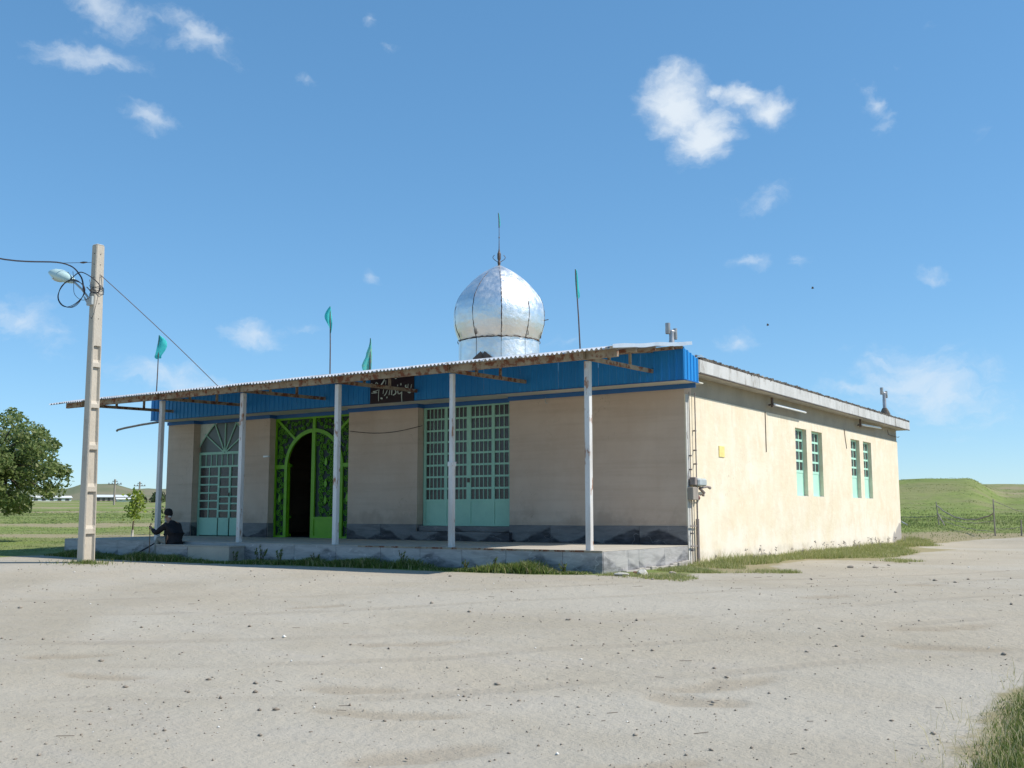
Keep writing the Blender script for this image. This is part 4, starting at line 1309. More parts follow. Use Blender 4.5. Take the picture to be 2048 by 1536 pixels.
for wdt, pts in strokes:
    P3 = [spt(*p) for p in pts]
    q = []
    for i in range(len(P3) - 1):
        for t in range(4):
            t /= 4; a = P3[max(i - 1, 0)]; b = P3[i]; c = P3[i + 1]; d = P3[min(i + 2, len(P3) - 1)]
            q.append(tuple(.5 * ((2 * b[k]) + (-a[k] + c[k]) * t + (2 * a[k] - 5 * b[k] + 4 * c[k] - d[k]) * t * t + (-a[k] + 3 * b[k] - 3 * c[k] + d[k]) * t ** 3) for k in (0, 1)))
    q.append(P3[-1])
    L_, R_ = [], []
    for i, p in enumerate(q):
        a = q[max(i - 1, 0)]; b = q[min(i + 1, len(q) - 1)]
        dx, dz = b[0] - a[0], b[1] - a[1]; l = math.hypot(dx, dz) or 1
        w_ = wdt * (.55 + .45 * math.sin(math.pi * min(1, (i + .6) / len(q)))) * .5
        L_.append((p[0] - dz / l * w_, p[1] + dx / l * w_)); R_.append((p[0] + dz / l * w_, p[1] - dx / l * w_))
    vs = []
    for l_, r_ in zip(L_, R_): vs += [(l_[0], ysn - .015, l_[1]), (r_[0], ysn - .015, r_[1]), (l_[0], ysn - .0125, l_[1]), (r_[0], ysn - .0125, r_[1])]
    fs = []
    for i in range(len(q) - 1):
        a = i * 4; c = a + 4
        fs += [(a, a + 1, c + 1, c), (a, c, c + 2, a + 2), (a + 1, a + 3, c + 3, c + 1)]
    fixnormals(MB().add(vs, fs).build('letter', M['sign_white'], SG))

# ------------------------------------------------------------------ small fittings on the walls
o = MB().bevbox(.001, .018, 1.68, 1.98, 1.84, 2.08, .004).build('wall_plate', M['yellow'])
tag(o, 'small yellow metal plate on the sunlit cream side wall', 'plate')
for i, (a, b, lab, z) in enumerate(((5.15, 7.6, 'longer bright fluorescent tube under the side eave, nearer the front corner', 3.255), (12.9, 15.2, 'dimmer fluorescent tube under the side eave, nearer the rear corner', 3.30))):
    t = thing('tube_light', (.02, (a + b) / 2, z), lab, 'lamp', 'tube lights under the side eave')
    ya, yb = (a, b) if i == 0 else (b, a)
    e0 = Vector((.17, a - .3, z - .03)); e1 = Vector((.17, b - .4, z - .03 + (0 if i == 0 else .05)))
    MB().tube([e0, e1], .020, 8).build('tube', M['tube'], t)
    MB().bar(e0 + Vector((-.03, 0, .03)), e1 + Vector((-.03, 0, .03)), .025, .02).build('batten', M['tube'], t)
    MB().bar(e0 + Vector((-.14, -.05, .0)), e0 + Vector((-.02, -.05, .02)), .03, .04).bar(e0 + Vector((-.05, -.05, .18)), e0 + Vector((-.05, -.05, -.05)), .05, .06).build('bracket', M['steel_dark'], t)
for y_, zt_, zb_, dx, lab in ((4.6, 3.05, 2.08, 0, 'thin dark cable hanging straight down the side wall near yellow plate'), (11.2, 3.05, 2.50, .18, 'short slanting dark strip in place of a shadow on side wall between the window pairs')):  # the second, slanting one is a cast shadow built as a dark strip
    o = MB().tube([(.013, y_, zt_ + .0), (.013, y_ + dx * .4, (zt_ + zb_) / 2), (.013, y_ + dx, zb_)], .010, 6).build('wall_cable_or_shadow', M['cable_brown'])
    tag(o, lab, 'cable', 'cables on the side wall')
o = MB().tube([(0.002 + .01, DW - 1.3, 3.36), (.02, DW - 1.2, 3.22), (.02, DW + .1, 3.2), (.02, DW + .25, 3.24)], .010, 6).build('wall_cable_or_shadow', M['cable_brown'])
tag(o, 'dark cable sagging under the eave at the rear corner', 'cable', 'cables on the side wall')
pts = [(-9.16 + (2.34) * t, -.008 - .012 * math.sin(t * 3.1), 2.69 + .03 * (t) - .11 * math.sin(math.pi * t)) for t in [i / 14 for i in range(15)]]
o = MB().tube(pts, .007, 5).build('wall_cable_or_shadow', M['cable'])
tag(o, 'thin wire sagging across the shaded wall between green gate and grilled door', 'cable')
t = thing('wall_socket', (-12.1, -.02, 2.14), 'small white fitting on wall edge left of the green gate', 'fitting')
MB().bevbox(-12.24, -12.06, -.05, -.001, 2.115, 2.165, .006).build('body', M['tube'], t)
MB().bevbox(-12.05, -12.0, -.04, -.006, 2.125, 2.155, .004).build('plug', M['meter_grey'], t)
o = MB().tube([(-3.32, -.04, 3.17), (-3.32, -.05, 3.08), (-3.29, -.05, 3.04), (-3.26, -.04, 3.06)], .008, 6).build('wall_hook', M['meter_grey'])
tag(o, 'small pale hook on blue trim band right of the grilled door', 'hook')
# gutter spout at the left end
o = MB().tube([(-16.3, -.35, 3.24), (-17.0, -.38, 3.20), (-17.75, -.42, 3.13), (-18.05, -.43, 3.09), (-18.1, -.43, 3.06)], .032, 8).build('rain_spout', M['grey_wood'])
tag(o, 'thin pale rain spout sticking out from the left roof end', 'pipe')

# gas meter with risers on the front corner of the side wall
GM = thing('gas_meter', (.1, .3, -.42), 'grey gas meter with brown valve and pipes by the front corner', 'gas meter')
MB().tube([(.06, .34, 1.02), (.06, .34, 3.1)], .013, 8).build('pipe', M['grey_pipe'], GM)
MB().tube([(.06, .34, -.45), (.06, .34, .52)], .036, 10).tube([(.06, .34, .52), (.06, .34, 1.02)], .018, 8).build('pipe', M['grey_pipe'], GM)
MB().tube([(.05, .10, -.45), (.05, .10, .95), (.05, .12, 1.0)], .012, 8).tube([(.04, .10, 1.3), (.04, .10, 3.1)], .009, 6).build('pipe', M['grey_pipe'], GM)
for z_ in (.38, -.02): MB().bar((.055, .02, z_), (.055, .38, z_), .02, .025).build('clamp', M['grey_pipe'], GM)
for z_ in (.22, -.12, 1.78, 1.5): MB().bevbox(.008, .07, .085, .12, z_, z_ + .03, .003).build('clip', M['grey_pipe'], GM)
for z_ in (1.9, 1.62, 2.3): MB().bevbox(.008, .075, .32, .36, z_, z_ + .03, .003).build('clip', M['grey_pipe'], GM)
fb = MB().bevbox(.03, .19, .18, .58, 1.18, 1.34, .03)
fb.build('meter_body', M['meter_grey'], GM)
MB().bevbox(.03, .15, .06, .17, 1.20, 1.36, .01).build('meter_head', M['grey_pipe'], GM)
MB().bevbox(.02, .14, -.02, .24, .90, 1.16, .01).build('regulator', M['grey_wood'], GM)
MB().tube([(.1, .3, 1.2), (.1, .45, 1.15), (.1, .8, 1.18), (.1, .92, 1.16)], [.02, .02, .02, .035], 8).tube([(.1, .4, 1.14), (.1, .62, 1.05), (.1, .55, 1.0)], .03, 8).build('elbow', M['grey_pipe'], GM)
MB().lathe([(.005, .0), (.05, .01), (.06, .05), (.04, .09), (.018, .12), (.005, .13)], 10, (.07, .34, .90)).build('valve', M['red_brown'], GM)
MB().bar((.12, .36, 1.0), (.14, .5, 1.03), .015, .02).build('handle', M['steel_dark'], GM)

# ------------------------------------------------------------------ roof vents
def vent(x, y, z0, h, lab, dirty):
    t = thing('roof_vent', (x, y, z0), lab, 'roof vent', 'roof vents')
    mt = M['vent']
    mb = MB().lathe([(.062, 0), (.062, h * .78), (.056, h * .8), (.056, h)], 14, (x, y, z0))
    mb.build('pipe', mt, t, True)
    if dirty: MB().lathe([(.12, .05), (.19, .10), (.18, .26), (.10, .42), (.075, .46)], 12, (x, y, z0)).build('collar', M['tar'], t, True)
    # H shaped cowl
    u = Vector((.72, .69, 0)).normalized()
    c = Vector((x, y, z0 + h))
    for s_, hh in ((-1, .24), (1, .24)):
        p = c + u * s_ * .085
        zb = -.05 if s_ < 0 else -.17
        rr_ = .056 if s_ < 0 else .044
        m2 = MB().lathe([(rr_ - .004, zb), (rr_, zb + .01), (rr_, zb + hh)], 14, tuple(p)).lathe([(rr_ - .01, zb + hh), (rr_ - .01, zb + .02)], 14, tuple(p))
        m2.build('cowl', mt, t, True)
    MB().tube([c - u * .08, c + u * .08], .045, 12).build('crosspiece', mt, t, True)
vent(-.9, 1.36, 3.75, .87, 'clean silver roof vent behind the canopy end at right front', False)
vent(-.3, 17.3, 3.75, .98, 'dark collared roof vent standing at the rear end of roof', True)

# ------------------------------------------------------------------ flags
def flag(base, top, lean, outline, lab, pale=False, depth=.06, group='flags on the roof'):
    """outline: (du, dz) offsets in metres, u to the right of the picture, z below the tip"""
    t = thing('flag', base, lab, 'flag', group)
    bx = Vector(base); tp = Vector(base) + Vector((lean[0], lean[1], top))
    MB().tube([bx, (bx + tp) / 2 + Vector((.01, 0, 0)), tp], [.018, .015, .012], 6).build('rod', M['steel_dark'], t)
    u = Vector((.83, .556, 0)); d_ = Vector((-.556, .83, 0))
    vs = []; n = len(outline); m_ = 5
    for i, (l, r_, dz) in enumerate(outline):
        for j in range(m_ + 1):
            f = j / m_
            w_ = l + (r_ - l) * f
            ph = math.sin(f * 5.5 + i * .9) * depth * (.3 + abs(w_) * 3)
            rodp = tp + (bx - tp) * (dz / top)
            p = rodp + u * w_ + d_ * ph + Vector((0, 0, .01 * math.sin(i * 2 + j)))
            vs.append(p)
    fs = [(i * (m_ + 1) + j, i * (m_ + 1) + j + 1, (i + 1) * (m_ + 1) + j + 1, (i + 1) * (m_ + 1) + j) for i in range(n - 1) for j in range(m_)]
    o = MB().add(vs, fs).build('cloth', M['flag_pale' if pale else 'flag'], t, True)
    sol = o.modifiers.new('t', 'SOLIDIFY'); sol.thickness = .006
    sb = o.modifiers.new('s', 'SUBSURF'); sb.levels = 1; sb.render_levels = 1
    return t
flag((-16.5, -.30, 3.74), 2.07, (.02, 0, 0), [(-.01, .02, .0), (-.02, .12, .07), (-.03, .23, .16), (-.05, .24, .32), (-.06, .20, .46), (-.08, .13, .58), (-.10, .10, .62), (-.11, .12, .67), (-.07, .08, .70)], 'turquoise flag with yellow-green tint, leftmost of the flags')
flag((-9.6, -.30, 3.74), 2.16, (-.05, 0, 0), [(-.01, .02, 0), (-.07, .02, .07), (-.15, .03, .18), (-.15, .05, .30), (-.09, .06, .42), (-.02, .06, .52), (.0, .05, .62), (.0, .03, .70)], 'teal flag blown left on tall rod left of the dome')
flag((-8.28, -.30, 3.74), 1.20, (.02, 0, 0), [(-.01, .02, 0), (-.02, .03, .2), (-.12, .05, .38), (-.08, .05, .45), (-.24, .05, .72), (-.12, .05, .82), (-.19, .04, .95), (-.14, .03, 1.1)], 'short ragged pale teal flag standing just above the name board', True)
flag((-2.26, -.30, 3.74), 2.16, (-.12, 0, 0), [(-.01, .03, 0), (-.02, .045, .15), (-.02, .05, .35), (-.01, .06, .5), (-.02, .075, .62), (0, .03, .66)], 'tightly furled teal flag on tall rod right of the dome', False, .02)
FT = Vector((DC.x, DC.y, 9.3))
flag((DC.x, DC.y, 9.3), .47, (-.03, 0, 0), [(-.01, .02, .0), (-.01, .04, .1), (-.005, .045, .25), (0, .05, .4), (0, .02, .45)], 'narrow teal pennant on the rod topping the silver dome', False, .01)

# ------------------------------------------------------------------ utility pole, lamp and cables
PB = Vector((-11.85, -5.45, 0))
PO = thing('utility_pole', (PB.x, PB.y, -.45), 'tall concrete utility pole with recessed side panels left of the canopy', 'utility pole')
def pole():
    zb, zt = -.55, 6.70
    lean = -.11
    def cx(z): return PB.x + lean * (z - zb) / (zt - zb)
    def hw(z, a, b): return a + (b - a) * (z - zb) / (zt - zb)
    # plan: wide faces look along +-y, the ladder recesses are in the +-x faces
    lv = [zb]
    rec = []
    z = -.05
    for (a, b) in ((-.12, .88), (1.02, 1.92), (2.06, 2.90), (3.04, 3.86), (4.0, 4.62), (4.76, 5.1)): rec.append((a, b))
    rec = [(-.50, .20), (.30, 1.12), (1.22, 2.05), (2.14, 2.98), (3.06, 3.90), (3.99, 4.38)]
    vs, fs = [], []
    mb = MB()
    def ring(z, dep):
        X = hw(z, .125, .095); Y = hw(z, .150, .105); c = cx(z); e = .02; q = .034
        # outline with recess on +x and -x
        pts = [(-X + e, -Y), (X - e, -Y), (X, -Y + e), (X, -Y + q + .0), (X - dep, -Y + q + .03), (X - dep, Y - q - .03), (X, Y - q), (X, Y - e), (X - e, Y), (-X + e, Y), (-X, Y - e), (-X, Y - q), (-X + dep, Y - q - .03), (-X + dep, -Y + q + .03), (-X, -Y + q), (-X, -Y + e)]
        return [(c + a, PB.y + b, z) for a, b in pts]
    zs = [(zb, 0)]
    for a, b in rec: zs += [(a, 0), (a + .08, .055), (b - .01, .055), (b, 0)]
    zs += [(5.5, 0), (zt - .05, 0), (zt, 0)]
    rings = [ring(z, max(d, .0)) for z, d in zs]
    n = 16
    for r_ in rings: vs += r_
    for i in range(len(rings) - 1):
        for k in range(n): fs.append((i * n + k, i * n + (k + 1) % n, (i + 1) * n + (k + 1) % n, (i + 1) * n + k))
    fs.append(tuple(range((len(rings) - 1) * n, len(rings) * n)))
    o = mb.add(vs, fs).build('shaft', M['pole'], PO)
    fixnormals(o)
    cap = MB().bevbox(cx(zt) - .088, cx(zt) + .088, PB.y - .095, PB.y + .095, zt + .001, zt + .03, .015).build('cap', M['stone_white'], PO)
    hb = MB()
    for z in (5.0, 5.35, 5.7, 5.95, 6.25, 6.5):
        hb.tube([(cx(z) + .03, PB.y - .122, z), (cx(z) + .03, PB.y - .108, z)], .008, 8)
        hb.tube([(cx(z) + .095, PB.y, z), (cx(z) + .113, PB.y, z)], .008, 8)
    hb.build('bolt_hole', M['cable'], PO)
    wr = MB()
    for k in range(4):
        z = 5.55 + k * .07
        pts = [(cx(z) + .135 * math.cos(a), PB.y + .16 * math.sin(a), z + .05 * math.sin(a * 1.5 + k)) for a in [i * math.pi / 8 for i in range(17)]]
        wr.tube(pts, .006, 5)
    wr.build('wire_tie', M['cable'], PO)
pole()
LM = thing('street_lamp', (-12.1, -5.45, 5.5), 'pale cobra-head street lamp on thin arm fixed to the utility pole', 'street lamp')
A0, A1 = Vector((-11.95, -5.6, 5.42)), Vector((-12.60, -5.6, 5.92))
MB().tube([A0, (A0 + A1) / 2 + Vector((0, 0, .03)), A1, A1 + (A1 - A0).normalized() * .12], .024, 8).build('arm', M['meter_grey'], LM)
MB().tube([Vector((-12.0, -5.6, 5.30)), Vector((-12.18, -5.6, 5.52))], .018, 6).bevbox(-12.05, -11.85, -5.63, -5.57, 5.3, 5.5, .01).build('brace', M['meter_grey'], LM)
def lamp_head():
    ax = Vector((-1.0, 0, .36)).normalized(); up = Vector((.36, 0, 1.0)).normalized(); sd_ = ax.cross(up)
    L_ = 1.06; n = 14; vs, fs = [], []
    prof = [(0, .035, .035), (.06, .07, .07), (.18, .10, .12), (.34, .13, .16), (.55, .145, .175), (.75, .12, .15), (.9, .07, .10), (1.0, .01, .02)]
    for t, h, w_ in prof:
        c = A1 + ax * (t * L_)
        for k in range(n):
            a = 2 * math.pi * k / n
            hh = h * (1.15 if math.sin(a) > 0 else .75)
            vs.append(c + up * (hh * math.sin(a)) + sd_ * (w_ * math.cos(a)))
    for i in range(len(prof) - 1):
        for k in range(n): fs.append((i * n + k, i * n + (k + 1) % n, (i + 1) * n + (k + 1) % n, (i + 1) * n + k))
    fs.append(tuple(range(n))[::-1])
    fixnormals(MB().add(vs, fs).build('housing', M['lamp_head'], LM, True))
    vs, fs = [], []
    for i in range(5):
        t = .42 + .42 * i / 4
        c = A1 + ax * (t * L_) - up * .085
        s_ = math.sin(math.pi * (i + .5) / 5)
        for k in range(9):
            a = math.pi + math.pi * k / 8
            vs.append(c + sd_ * (.12 * s_ * math.cos(a)) + up * (.06 * s_ * math.sin(a)))
    for i in range(4):
        for k in range(8): fs.append((i * 9 + k, i * 9 + k + 1, (i + 1) * 9 + k + 1, (i + 1) * 9 + k))
    MB().add(vs, fs).build('lens', M['lamp_glass'], LM, True)
    c = A1 + ax * .2 * L_
    MB().tube([A1 + ax * .34 + up * .16, A1 + ax * .34 + sd_ * .18 - up * .0, A1 + ax * .34 - up * .11], .008, 5).build('strap', M['steel_dark'], LM)
lamp_head()
def bez(p, n=24):
    """Catmull-Rom through the points"""
    P = [Vector(q) for q in p]; out = []
    for i in range(len(P) - 1):
        a, b, c, d = P[max(i - 1, 0)], P[i], P[i + 1], P[min(i + 2, len(P) - 1)]
        for k in range(n):
            t = k / n
            out.append(.5 * ((2 * b) + (-a + c) * t + (2 * a - 5 * b + 4 * c - d) * t * t + (-a + 3 * b - 3 * c + d) * t ** 3))
    out.append(P[-1]); return out
# twin overhead line coming in from the left
far = Vector((-11.2, -8.6, 5.62)); dirn = None
p_in = Vector((-12.88, -5.75, 6.37))
line = [Vector((1.0, -31.0, 5.9)), Vector((-5.0, -19.8, 5.35)), Vector((-9.4, -12.0, 5.52)), Vector((-11.40, -8.2, 5.79)), p_in, Vector((-12.3, -5.65, 6.02)), Vector((-12.12, -5.66, 5.62))]
o = MB().tube(bez(line, 8), .017, 6).build('overhead_cable', M['cable'])
tag(o, 'thick black overhead cable coming from the left and dipping to the pole', 'cable')
t = thing('strain_wire', (-12.5, -5.6, 6.36), 'thin tension wire with turnbuckle between black cable and pole', 'wire')
MB().tube([p_in, (-12.2, -5.55, 6.33), (-12.05, -5.5, 6.32)], .006, 5).build('wire', M['cable'], t)
MB().tube([(-12.40, -5.60, 6.345), (-12.32, -5.58, 6.34), (-12.2, -5.56, 6.335)], [.012, .024, .012], 6).build('turnbuckle', M['steel_dark'], t)
# coil of spare cable
cc = MB()
for k in range(3):
    c = Vector((-12.50, -5.72 - .01 * k, 5.60 + .008 * k)); ru, rz = .50 + .01 * k, .31 - .008 * k
    cc.tube([c + Vector((ru * math.cos(a), .02 * math.sin(a * 2 + k), rz * math.sin(a) + .02 * math.cos(3 * a + k))) for a in [2 * math.pi * i / 40 for i in range(41)]], .008, 6)
cc.tube(bez([(-12.6, -5.74, 5.90), (-12.4, -5.76, 5.98), (-12.1, -5.76, 6.05), (-11.75, -5.7, 5.88), (-11.52, -5.66, 5.68), (-11.58, -5.66, 5.54), (-11.75, -5.68, 5.56), (-11.95, -5.7, 5.7)], 6), .012, 6)
cc.tube(bez([(-12.45, -5.74, 6.12), (-12.46, -5.7, 5.9), (-12.38, -5.72, 5.6), (-12.1, -5.72, 5.42), (-11.85, -5.7, 5.44), (-11.78, -5.7, 5.62), (-11.86, -5.7, 5.86)], 6), .006, 5)
o = cc.build('cable_coil', M['cable'])
tag(o, 'round coil of spare black cable hanging beside the pole under lamp', 'cable coil')
o = MB().tube(bez([(-11.95, -5.5, 6.12), (-11.25, -4.95, 5.32), (-10.5, -4.3, 4.40), (-9.85, -3.66, 3.515)], 10), .009, 5).build('service_cable', M['cable_brown'])
tag(o, 'thin service cable slanting from utility pole down to canopy roof edge', 'cable')
o = MB().tube(bez([(-11.7, -5.55, 6.0), (-11.62, -5.62, 5.55), (-11.72, -5.64, 5.1), (-11.8, -5.65, 4.98), (-11.86, -5.65, 5.05)], 6), .005, 5).build('loose_wire', M['cable'])
tag(o, 'loose thin wire hanging against front of the utility pole', 'wire')

# ------------------------------------------------------------------ seated man
def skin_obj(name, mat, chains, parent, sub=2):
    """chains: list of lists of (point, radius); first point of a later chain that equals an earlier point is merged"""
    vs, rs, es, idx = [], [], [], {}
    for ch in chains:
        prev = None
        for (p, r_) in ch:
            key = tuple(round(q, 4) for q in p)
            if key not in idx: idx[key] = len(vs); vs.append(p); rs.append(r_)
            i = idx[key]
            if prev is not None and prev != i: es.append((prev, i))
            prev = i
    m = bpy.data.meshes.new(name); m.from_pydata(vs, es, []); m.materials.append(mat)
    o = bpy.data.objects.new(name, m); link(o, parent)
    md = o.modifiers.new('skin', 'SKIN'); md.use_smooth_shade = True
    lay = m.skin_vertices[0].data if m.skin_vertices else None
    if lay is None:
        bm = bmesh.new(); bm.from_mesh(m); bm.verts.layers.skin.verify(); bm.to_mesh(m); bm.free(); lay = m.skin_vertices[0].data
    for i, r_ in enumerate(rs): lay[i].radius = (r_, r_) if not isinstance(r_, tuple) else r_
    for q in lay: q.use_root = False
    lay[0].use_root = True
    s_ = o.modifiers.new('sub', 'SUBSURF'); s_.levels = sub; s_.render_levels = sub
    return o

def man():
    X, Y, Z = -11.02, -3.80, -.06
    t = thing('person', (X, Y, Z), 'old bearded man in black coat and cap seated on step holding a stick', 'person')
    def P(f, s, h): return (X - f, Y + s, Z + h)      # f: forward (towards -x), s: +y side, h: up
    hip, waist, chest, neckb, neck = P(0, 0, .10), P(.0, 0, .24), P(.06, 0, .40), P(.13, 0, .50), P(.18, 0, .545)
    head, crown = P(.23, 0, .62), P(.22, 0, .69)
    body = [[(hip, .12), (waist, .115), (chest, .125), (neckb, .06), (neck, .048), (head, .072), (crown, .06)]]
    # near (left) arm raised on the stick, far arm resting on the thigh
    sh = P(.08, -.16, .44); el = P(.34, -.22, .25); wr = P(.58, -.16, .345)
    sh2 = P(.08, .16, .44); el2 = P(.22, .24, .22); wr2 = P(.42, .17, .16)
    body.append([(chest, .125), (sh, .06), (el, .042), (wr, .028), (P(.635, -.155, .375), (.034, .02))])
    body.append([(chest, .125), (sh2, .06), (el2, .042), (wr2, .028), (P(.47, .16, .16), (.034, .02))])
    palm = P(.635, -.155, .375)
    for k in range(4):
        h0 = .40 - k * .018
        body.append([(palm, (.034, .02)), (P(.665, -.165, h0), .010), (P(.69, -.145 + .004 * k, h0 - .004), .009), (P(.675, -.122, h0 - .008), .0075)])
    body.append([(palm, (.034, .02)), (P(.65, -.125, .392), .010), (P(.675, -.118, .40), .008)])
    palm2 = P(.47, .16, .16)
    for k in range(4):
        body.append([(palm2, (.034, .02)), (P(.515, .135 + .018 * k, .158), .009), (P(.55 - .004 * abs(k - 1), .13 + .02 * k, .148), .008)])
    body.append([(palm2, (.034, .02)), (P(.48, .12, .165), .010), (P(.51, .105, .155), .008)])
    for s_, ft in ((-.09, .47), (.10, .52)):
        body.append([(hip, .12), (P(.10, s_, .08), .085), (P(.40, s_ * 1.1, .12), .058), (P(.45, s_ * 1.1, -.08), .048), (P(ft, s_ * 1.1, -.27), .036), (P(ft + .10, s_ * 1.1, -.30), .03)])
    skin_obj('body', M['skin'], body, t, 2)
    # face: nose, brow and ear grown onto the head
    fc = MB()
    fc.add([P(.295, -.012, .635), P(.295, .012, .635), P(.332, 0, .60), P(.30, -.018, .592), P(.30, .018, .592)], [(0, 1, 2), (0, 2, 3), (1, 4, 2), (3, 2, 4)])
    fixnormals(fc.build('nose', M['skin'], t, True))
    for s_ in (-1, 1):
        MB().lathe([(.001, -.03), (.014, -.02), (.018, 0), (.012, .022), (.001, .03)], 8, P(.225, s_ * .073, .615)).build('ear', M['skin'], t, True)
        MB().lathe([(.001, -.008), (.009, 0), (.001, .008)], 8, P(.296, s_ * .028, .632)).build('eye', M['shoe'], t, True)
    MB().tube([P(.302, -.02, .572), P(.309, 0, .573), P(.302, .02, .572)], .005, 5).build('mouth', M['red_brown'], t)
    # beard
    skin_obj('beard', M['beard'], [[(P(.27, 0, .565), .050), (P(.272, 0, .53), .048), (P(.265, 0, .475), .030), (P(.262, 0, .445), .012)], [(P(.27, 0, .565), .050), (P(.245, -.052, .59), .022), (P(.235, -.06, .62), .014)], [(P(.27, 0, .565), .050), (P(.245, .052, .59), .022), (P(.235, .06, .62), .014)]], t, 2)
    skin_obj('hair', M['beard'], [[(P(.175, 0, .60), .052), (P(.16, 0, .63), .05), (P(.17, 0, .66), .05)]], t, 1)
    # tall rounded fur cap, tipped back
    cap = MB()
    vs, fs = [], []; n = 16
    cp = [(.0, .088, .66), (.005, .098, .69), (.0, .097, .72), (-.012, .086, .76), (-.02, .062, .795), (-.03, .014, .81)]
    for (f, r_, h) in cp:
        for k in range(n):
            a = 2 * math.pi * k / n
            tilt = -.22 * r_ * math.cos(a)
            vs.append(P(.215 + f + r_ * 1.12 * math.cos(a), r_ * .92 * math.sin(a), h + tilt * -1.0))
    for i in range(len(cp) - 1):
        for k in range(n): fs.append((i * n + k, i * n + (k + 1) % n, (i + 1) * n + (k + 1) % n, (i + 1) * n + k))
    fs.append(tuple(range(n))); fs.append(tuple((len(cp) - 1) * n + k for k in range(n))[::-1])
    fixnormals(cap.add(vs, fs).build('cap', M['fur'], t, True))
    # coat: torso, both sleeves, collar, skirt over the seat
    c = lambda p, r_: (p, r_)
    coat = [[(P(-.02, 0, .07), (.15, .20)), (P(-.01, 0, .22), (.14, .17)), (P(.05, 0, .38), (.15, .18)), (P(.11, 0, .485), (.085, .10)), (P(.135, 0, .52), .062)],
            [(P(.05, 0, .38), (.15, .18)), (P(.075, -.165, .43), .082), (P(.335, -.225, .245), .062), (P(.56, -.165, .335), .046)],
            [(P(.05, 0, .38), (.15, .18)), (P(.075, .165, .43), .082), (P(.22, .245, .215), .060), (P(.40, .175, .16), .046)],
            [(P(-.02, 0, .07), (.15, .20)), (P(-.03, 0, .01), (.14, .21))]]
    skin_obj('coat', M['black_cloth'], coat, t, 2)
    tro = []
    hp = P(.03, 0, .085)
    for s_, ft in ((-.095, .46), (.10, .51)):
        tro.append([(hp, .14), (P(.14, s_, .075), .098), (P(.39, s_ * 1.1, .125), .076), (P(.445, s_ * 1.1, -.06), .068), (P(ft, s_ * 1.1, -.255), .058)])
    skin_obj('trousers', M['trousers'], tro, t, 2)
    for s_, ft in ((-.10, .46), (.11, .51)):
        skin_obj('shoe', M['shoe'], [[(P(ft - .03, s_, -.30), .042), (P(ft + .06, s_, -.315), (.036, .042)), (P(ft + .16, s_, -.325), (.026, .038))]], t, 2)
    # stick
    a, b = Vector(P(.672, -.14, .44)), Vector(P(.69, -.12, -.37))
    o = MB().tube([a + Vector((.05, 0, .0)), a + Vector((.03, 0, .03)), a, b], .010, 7).build('walking_stick', M['wood'])
    tag(o, 'thin wooden walking stick held upright by the seated man', 'walking stick')
man()
o = MB().tube([(-12.35, -3.98, -.40), (-12.0, -3.90, -.22), (-11.70, -3.74, -.03)], [.014, .018, .014], 7).build('dark_slant', M['cable'])  # thin dark tube drawn for an unidentified diagonal line
tag(o, 'dark bar leaning on the terrace face by the man\'s feet', 'bar')

# ------------------------------------------------------------------ vegetation
def blades(name, n_or_xy, hfun, wfun, mat, label, zoff=-.02, seed=1, lean=.5, segs=1, shade=None, facing=False, parent=None):
    xy = n_or_xy; n = len(xy); r = np.random.default_rng(seed)
    z = gh(xy[:, 0], xy[:, 1]) + zoff
    h = hfun(xy, r); w = wfun(xy, r)
    a = r.uniform(0, 2 * np.pi, n); la = r.uniform(0, 2 * np.pi, n); lm = r.uniform(.05, lean, n) * h
    base = np.stack([xy[:, 0], xy[:, 1], z], 1)
    side = np.stack([np.cos(a), np.sin(a), np.zeros(n)], 1) * (w / 2)[:, None]
    ln = np.stack([np.cos(la) * lm, np.sin(la) * lm, np.zeros(n)], 1)
    up = np.zeros((n, 3)); up[:, 2] = h
    sh = r.random(n) if shade is None else shade
    if segs == 1:
        V = np.stack([base - side, base + side, base + ln + up], 1).reshape(-1, 3)
        F = np.arange(3 * n).reshape(-1, 3); S_ = np.repeat(sh, 3)
    else:
        mid = base + ln * .3 + up * .55
        V = np.stack([base - side, base + side, mid + side * .75, mid - side * .75, base + ln + up * .95], 1).reshape(-1, 3)
        i = np.arange(n) * 5
        F = np.concatenate([np.stack([i, i + 1, i + 2], 1), np.stack([i, i + 2, i + 3], 1), np.stack([i + 3, i + 2, i + 4], 1)])
        S_ = np.repeat(sh, 5)
    m = np_mesh(name, V, F, mat, {'shade': S_})
    o = bpy.data.objects.new(name, m); link(o, parent)
    return tag(o, label, None, None, 'stuff')

def scatter_poly(poly, n, seed, clump=0.0, edge=None):
    r = np.random.default_rng(seed)
    P = np.array(poly); lo, hi = P.min(0), P.max(0); out = np.zeros((0, 2))
    while len(out) < n:
        q = r.uniform(lo, hi, (n * 2, 2))
        sd = poly_sd(q[:, 0], q[:, 1], poly)
        keep = sd > 0
        if clump: keep &= (fbm(q[:, 0], q[:, 1], clump, 4, seed) + r.normal(0, .35, len(q))) > -.05
        if edge: keep &= (sd / edge + fbm(q[:, 0], q[:, 1], .8, 3, seed + 1) * .5) > r.uniform(0, 1, len(q))
        out = np.vstack([out, q[keep]])
    return out[:n]

def lobes(xy, seed, f=.35):
    return .55 + .45 * np.clip(.5 + .6 * fbm(xy[:, 0], xy[:, 1], f, 4, seed), 0, 1)

